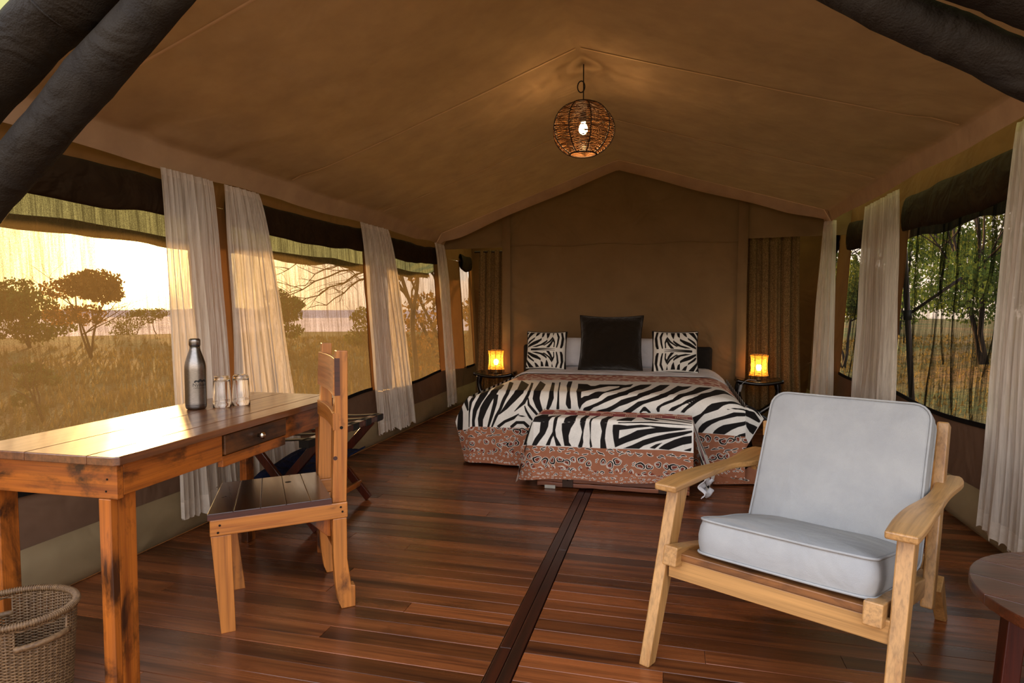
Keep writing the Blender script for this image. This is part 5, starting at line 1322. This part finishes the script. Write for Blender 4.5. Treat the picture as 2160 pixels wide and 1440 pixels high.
for x in (XL + 0.043, XR - 0.053):
    obj('side_rail', B().bar((x, -0.055, 0.362), (x, 0.80, 0.178), 0.047, 0.062, up=(0, 0, 1)), W_ARM['y'], ac, bev=0.004)
    xx = x + (0.03 if x > 0 else -0.02)
    obj('rear_leg', B().hexa([(xx - 0.018, 0.885, 0), (xx + 0.018, 0.885, 0), (xx + 0.018, 0.92, 0), (xx - 0.018, 0.92, 0), (xx - 0.018, 0.73, 0.165), (xx + 0.018, 0.73, 0.165), (xx + 0.018, 0.80, 0.20), (xx - 0.018, 0.80, 0.20)]), W_ARM['z'], ac, bev=0.003)
    xp = XR - 0.022 if x > 0 else XL + 0.095
    b = B(); b.bar((xp, 0.575, 0.16), (xp, 0.800, 0.745), 0.036, 0.06, up=(0, 1, 0)); obj('back_post', b, W_ARM['z'], ac, bev=0.006)
obj('back_rail', B().bar((XL + 0.04, 0.745, 0.66), (XR - 0.04, 0.745, 0.66), 0.02, 0.06), W_ARM['x'], ac, bev=0.003)
obj('back_rail', B().bar((XL + 0.04, 0.62, 0.30), (XR - 0.04, 0.62, 0.30), 0.02, 0.05), W_ARM['x'], ac, bev=0.003)
for k in range(4):
    y = 0.12 + k * 0.12; obj('seat_slat', B().bar((XL + 0.066, y, 0.362 - (y + 0.055) * 0.215), (XR - 0.076, y, 0.362 - (y + 0.055) * 0.215), 0.04, 0.014), W_ARM['x'], ac, bev=0.002)
def box_cushion(w, d, h, r, crown, seed, wob=0.004):
    """boxed cushion lying in xy, thickness along z from 0 to h; returns fill and the two piping loops"""
    def outline(inset, n=72):
        P = []
        W, D, rr = w / 2 - inset, d / 2 - inset, max(0.004, r - inset)
        per = 4
        for q in range(4):
            cx_, cy_ = ((W - rr), (D - rr)) if q == 0 else (-(W - rr), (D - rr)) if q == 1 else (-(W - rr), -(D - rr)) if q == 2 else ((W - rr), -(D - rr))
            for i in range(6):
                a = q * PI / 2 + i / 5 * PI / 2; P.append((cx_ + rr * math.cos(a), cy_ + rr * math.sin(a)))
            nx = ((q + 1) % 4)
            # straight run points
            a = (q + 1) * PI / 2
            c2 = (-(W - rr), (D - rr)) if nx == 1 else (-(W - rr), -(D - rr)) if nx == 2 else ((W - rr), -(D - rr)) if nx == 3 else ((W - rr), (D - rr))
            p0 = P[-1]; p1 = (c2[0] + rr * math.cos(a), c2[1] + rr * math.sin(a))
            for i in range(1, 12): P.append((lerp(p0[0], p1[0], i / 12), lerp(p0[1], p1[1], i / 12)))
        return P
    rings = []
    mx = min(w, d) / 2 - 0.006
    ins = [mx * t for t in (1, .85, .68, .5, .34, .2, .1, .05, .02)]
    lo = [(i, -crown * (1 - (1 - i / mx) ** 3) * 0.3) for i in ins]; hi = [(i, h + crown * (1 - (1 - i / mx) ** 3)) for i in ins[::-1]]
    prof = lo + [(0.004, 0.003), (-0.003, h * 0.25), (-0.006, h * 0.5), (-0.003, h * 0.75), (0.004, h - 0.003)] + hi
    b = B(); vs = []; n = None
    for inset, z in prof:
        o = outline(inset); n = len(o)
        vs += [(x + 0.0, y, z + wob * nz(x * 7, y * 7, seed)) for x, y in o]
    m = len(prof); fs = []
    for i in range(m - 1):
        for k in range(n): fs.append((i * n + k, i * n + (k + 1) % n, (i + 1) * n + (k + 1) % n, (i + 1) * n + k))
    fs += [tuple(range(n))[::-1], tuple(range((m - 1) * n, m * n))]
    b.add(vs, fs)
    loops = [[(x, y, z + wob * nz(x * 7, y * 7, seed)) for x, y in outline(0.0)] for z in (0.002, h - 0.001)]
    return b, loops
def place_cushion(nm, label, w, d, h, r, crown, mat4, seed):
    b, loops = box_cushion(w, d, h, r, crown, seed)
    b.v = [tuple(mat4 @ Vector(p)) for p in b.v]
    t = obj(nm, b, m_linen, ac, smooth=True); t['label'] = label
    for L in loops:
        q = B(); q.tube([mat4 @ Vector(p) for p in L], 0.0042, 6, closed=True); obj('piping', q, m_linen, t, smooth=True)
# seat cushion, falling to the rear
sl = math.atan2(0.10, 0.47)
mt = Matrix.Translation((0.045, 0.245, 0.325)) @ Matrix.Rotation(-sl, 4, 'X')
place_cushion('seat_cushion', 'boxed seat cushion with piped edges', 0.50, 0.54, 0.105, 0.045, 0.018, mt, 1)
mt = Matrix.Translation((0.058, 0.622, 0.530)) @ Matrix.Rotation(math.radians(90 - 27), 4, 'X') @ Matrix.Translation((0, 0, 0.0))
place_cushion('back_cushion', 'boxed back cushion with rounded corners', 0.525, 0.555, 0.105, 0.055, 0.016, mt, 2)

# ------------------------------------------------------------------ round table at the right edge
rt = thing('round_table', 'low round mahogany side table cut by the right frame edge', 'table', (1.134, 1.836, 0))
RR = 0.347
bnds = [-RR - 0.01, -0.20, -0.07, 0.06, 0.19, RR + 0.01]
ang = math.radians(-32)
for i in range(5):
    y0, y1 = bnds[i] + 0.0006, bnds[i + 1] - 0.0006; pts = []
    N = 16
    lo = max(y0, -RR * 0.9999); hi = min(y1, RR * 0.9999)
    for k in range(N + 1):
        y = lerp(lo, hi, k / N); pts.append((math.sqrt(max(0, RR * RR - y * y)), y))
    for k in range(N + 1):
        y = lerp(hi, lo, k / N); pts.append((-math.sqrt(max(0, RR * RR - y * y)), y))
    rot = lambda p: (p[0] * math.cos(ang) - p[1] * math.sin(ang), p[0] * math.sin(ang) + p[1] * math.cos(ang))
    obj('top_board', B().prism(pts, lambda p: rot(p) + (0.392,), lambda p: rot(p) + (0.42,)), m_red, rt, bev=0.002)
for a in (150, 30, 270 - 25, 330 - 10):
    a = math.radians(a); x, y = 0.24 * math.cos(a), 0.24 * math.sin(a)
    obj('leg', B().bar((x * 1.1, y * 1.1, 0), (x, y, 0.392), 0.045, 0.045, up=(1, 0, 0)), m_mahog, rt, bev=0.003)
obj('cross_bar', B().bar((-0.2, 0, 0.36), (0.2, 0, 0.36), 0.04, 0.06), m_mahog, rt); obj('cross_bar', B().bar((0, -0.2, 0.358), (0, 0.2, 0.358), 0.04, 0.055), m_mahog, rt)

# ------------------------------------------------------------------ wicker basket
bk = thing('wicker_basket', 'grey brown woven wicker waste basket with handle slots under the table end', 'basket', (-1.80, 1.335, 0), math.radians(22))
HB, AX, AY = 0.30, 0.152, 0.132
def rad(z): return 0.86 + 0.14 * (z / HB)
N_ST = 52
SL = (math.radians(-34), math.radians(146))
stk = B()
for k in range(N_ST):
    a = 2 * PI * k / N_ST
    stk.tube([(AX * rad(z) * math.cos(a), AY * rad(z) * math.sin(a), z) for z in ((0.004, 0.1, 0.2, HB - 0.008) if not any(abs((a - q + PI) % (2 * PI) - PI) < 0.46 for q in SL) else (0.004, 0.1, 0.2, 0.234))], 0.0028, 5)
obj('stakes', stk, m_wick, bk, smooth=True, kind='stuff')
wv = B(); rows = 64; n = N_ST * 3
slots = SL
for r_ in range(rows):
    z = 0.008 + (HB - 0.020) * r_ / (rows - 1); pts = []
    for i in range(n):
        a = 2 * PI * i / n; k = rad(z)
        off = 0.0036 * math.cos(N_ST * a / 2 + PI * r_)
        pts.append(((AX * k + off) * math.cos(a), (AY * k + off) * math.sin(a), z + 0.0012 * nz(i * 0.3, r_)))
    inslot = 0.232 < z < 0.283
    if inslot:
        for s_ in slots:
            pass
        seg = []; run = []
        for i in range(n + 1):
            a = 2 * PI * (i % n) / n
            hit = any(abs((a - s_ + PI) % (2 * PI) - PI) < 0.46 for s_ in slots)
            if hit:
                if len(run) > 1: seg.append(run)
                run = []
            else: run.append(pts[i % n])
        if len(run) > 1: seg.append(run)
        for q in seg: wv.tube(q, 0.0023, 5)
    else: wv.tube(pts, 0.0023, 5, closed=True)
obj('weave', wv, m_wick, bk, smooth=True, kind='stuff')
obj('rim', B().tube([((AX + 0.002) * math.cos(a), (AY + 0.002) * math.sin(a), HB) for a in [2 * PI * i / 60 for i in range(60)]], 0.0085, 8, closed=True), m_wick, bk, smooth=True)
wr = B()
for i in range(150):
    a = 2 * PI * i / 150; c0 = Vector(((AX + 0.002) * math.cos(a), (AY + 0.002) * math.sin(a), HB)); rd = Vector((math.cos(a), math.sin(a), 0))
    wr.tube([c0 + rd * 0.0095 * math.cos(t) + Vector((0, 0, 0.0095 * math.sin(t))) for t in [2 * PI * j / 7 for j in range(7)]], 0.0018, 4, closed=True)
obj('rim_wrapping', wr, m_wick, bk, smooth=True, kind='stuff')
for s_ in slots:
    k = rad(0.238)
    obj('handle_bar', B().tube([((AX * k + 0.003) * math.cos(a), (AY * k + 0.003) * math.sin(a), 0.236) for a in [s_ + lerp(-0.5, 0.5, i / 12) for i in range(13)]], 0.0085, 8), m_wick, bk, smooth=True)
obj('bottom', B().lathe([(0, 0.004), (0.110, 0.004)], 30), m_wick, bk)

# ------------------------------------------------------------------ pendant lamp
PX, PY = RX, 3.86
pl = thing('pendant_lamp', 'woven rattan ball pendant lamp hanging from the tent ridge', 'lamp', (PX, PY, 2.235))
RB = 0.187; Hh = 0.165
def ballp(th, ph, k=1.0): # th polar from top
    return (RB * k * math.sin(th) * math.cos(ph), RB * k * math.sin(th) * math.sin(ph), (Hh * k) * math.cos(th) - 0.012 * 0)
wv = B(); rnd = random.Random(9)
NS = 9
for s_ in range(NS):
    p0, p1 = 2 * PI * s_ / NS + 0.2, 2 * PI * (s_ + 1) / NS + 0.2
    for r_ in range(64):
        th = lerp(0.40, 2.66, r_ / 63); tl = rnd.uniform(-0.055, 0.055) + (0.03 if s_ % 2 else -0.03)
        if rnd.random() < 0.04: tl *= 3.5
        kk = rnd.uniform(0.985, 1.02)
        pts = []
        for i in range(7):
            t = i / 6; a = lerp(p0, p1, t); h = min(2.72, max(0.36, th + tl * (t - 0.5) * 2))
            flat = kk * (1 - 0.045 * math.sin(PI * t))
            pts.append(ballp(h, a, flat))
        wv.tube(pts, 0.0019, 4)
obj('weave', wv, m_rattan, pl, smooth=True, kind='stuff')
for s_ in range(NS):
    a = 2 * PI * s_ / NS + 0.2
    obj('rib', B().tube([ballp(lerp(0.34, 2.72, i / 18), a, 1.015) for i in range(19)], 0.0036, 6), m_rattan_dk, pl, smooth=True)
for th in (0.36, 2.70):
    obj('ring', B().tube([ballp(th, 2 * PI * i / 36, 1.0) for i in range(36)], 0.005, 6, closed=True), m_rattan_dk, pl, smooth=True)
b = B()
for i in range(3):
    a = 2 * PI * i / 3 + 0.3; b.tube([ballp(0.36, a), (0.012 * math.cos(a), 0.012 * math.sin(a), 0.150)], 0.003, 5)
obj('spider', b, m_rattan_dk, pl)
cp = [(0, 0, 0.10), (0, 0, 0.225)] + [(-0.008 + 0.022 * math.cos(t) - 0.006, 0.0, 0.255 + 0.034 * math.sin(t)) for t in [PI * 1.7 + 2 * PI * i / 18 for i in range(19)]] + [(0.0, 0.004, 0.24), (0, 0, 0.28), (0.0, 0, 0.387)]
obj('cord', B().tube(cp, 0.0038, 6), m_black, pl, smooth=True)
obj('socket', B().lathe([(0, 0.045), (0.018, 0.045), (0.020, 0.06), (0.017, 0.10), (0, 0.104)], 18), m_black, pl, smooth=True)
obj('bulb', B().lathe([(0, -0.030), (0.014, -0.027), (0.024, -0.016), (0.028, 0.0), (0.024, 0.018), (0.014, 0.036), (0.013, 0.046), (0, 0.047)], 20), m_bulb, pl, smooth=True)
def point(name, loc, e, r=0.03, col=(1, 0.60, 0.25)):
    l = bpy.data.lights.new(name, 'POINT'); l.energy = e; l.color = col; l.shadow_soft_size = r
    o = bpy.data.objects.new(name, l); COL.objects.link(o); o.location = loc; return o
point('pendant_light', (PX, PY, 2.19), 3.4)

# ------------------------------------------------------------------ bedside stools and lamps
def stool(x, y, side_):
    t = thing('bedside_stool', 'black carved wooden bedside stool with dished top, %s of the bed' % side_, 'stool', (x, y, 0), group='carved bedside stools')
    def topf(u, v, dz):
        a, c = u * 2 - 1, v * 2 - 1
        return (0.205 * a * (1 + 0.03 * math.sin(5 * c)), 0.15 * c * (1 - 0.12 * a * a), 0.435 + 0.028 * a * a + dz)
    b = B(); b.grid(lambda u, v: topf(u, v, 0.0), 24, 12); obj('seat', b, m_ebony, t, smooth=True, solid=0.032)
    for s_ in (-1, 1):
        pts = catmull([(s_ * 0.175, 0, 0.43), (s_ * 0.185, 0, 0.34), (s_ * 0.15, 0, 0.24), (s_ * 0.06, 0.0, 0.165), (-s_ * 0.06, 0, 0.09), (-s_ * 0.13, 0, 0.02)], 5)
        obj('leg', B().tube([p + Vector((0, s_ * 0.02, 0)) for p in pts], [0.032] * 4 + [0.026] * (len(pts) - 4), 10), m_ebony, t, smooth=True)
    obj('collar', B().tube([(0, -0.05, 0.13), (0, 0.05, 0.13)], 0.042, 12), m_ebony, t, smooth=True)
    for s_ in (-1, 1): obj('foot', B().box(s_ * 0.135 - 0.04, s_ * 0.135 + 0.04, -0.06, 0.06, 0.0, 0.03), m_ebony, t, bev=0.01)
    return t
stool(0.825, 6.42, 'right'); stool(-1.80, 6.42, 'left')
def bedside_lamp(x, y, z, side_, e):
    t = thing('bedside_lamp', 'small glowing amber woven table lamp on the stool %s of the bed' % side_, 'lamp', (x, y, z), group='amber bedside lamps')
    def sh(u, v):
        a = 2 * PI * u; k = 0.074 + 0.010 * (2 * v - 1) ** 2 * (1.0 if v > .5 else 1.3); return (k * math.cos(a) * 1.02, k * math.sin(a), 0.045 + 0.205 * v)
    obj('shade', B().grid(sh, 40, 16), m_shade, t, smooth=True)
    for i in range(8):
        a = 2 * PI * i / 8 + 0.2
        obj('rod', B().tube([(0.078 * math.cos(a), 0.078 * math.sin(a), 0.0), (0.086 * math.cos(a), 0.086 * math.sin(a), 0.045), (0.075 * math.cos(a), 0.075 * math.sin(a), 0.15), (0.085 * math.cos(a), 0.085 * math.sin(a), 0.255)], 0.0028, 6), m_rattan_dk, t, smooth=True)
    for zz, r in ((0.045, 0.087), (0.25, 0.085)):
        obj('ring', B().tube([(r * math.cos(2 * PI * i / 30), r * math.sin(2 * PI * i / 30), zz) for i in range(30)], 0.003, 5, closed=True), m_rattan_dk, t, smooth=True)
    obj('socket', B().lathe([(0, 0.0), (0.03, 0.0), (0.03, 0.008), (0.012, 0.015), (0.012, 0.09), (0, 0.09)], 16), m_black, t, smooth=True)
    obj('bulb', B().lathe([(0, 0.09), (0.012, 0.09), (0.022, 0.105), (0.027, 0.125), (0.022, 0.145), (0.010, 0.155), (0, 0.156)], 18), m_bulb, t, smooth=True)
    point('bedside_light', (x, y, z + 0.185), e, 0.02)
    return t
bedside_lamp(0.83, 6.42, 0.456, 'right', 0.55)
bedside_lamp(-1.80, 6.42, 0.456, 'left', 0.55)
cd = thing('lamp_switch', 'white inline switch on a thin cord hanging off the right bedside stool', 'switch', (0, 0, 0))
obj('cord', B().tube(catmull([(0.80, 6.34, 0.462), (0.72, 6.27, 0.475), (0.665, 6.24, 0.44), (0.64, 6.23, 0.40), (0.63, 6.23, 0.34)], 6), 0.003, 6), m_cord_w, cd, smooth=True)
obj('switch_body', B().bar((0.653, 6.232, 0.43), (0.638, 6.228, 0.365), 0.024, 0.02, up=(0, 1, 0)), m_cord_w, cd, bev=0.005)
tag(obj('socket_unit', B().box(0.99, 1.03, 6.70, 6.72, 0.02, 0.10), m_black, bev=0.004), 'small black power unit on the floor by the right burlap curtain', 'power unit')
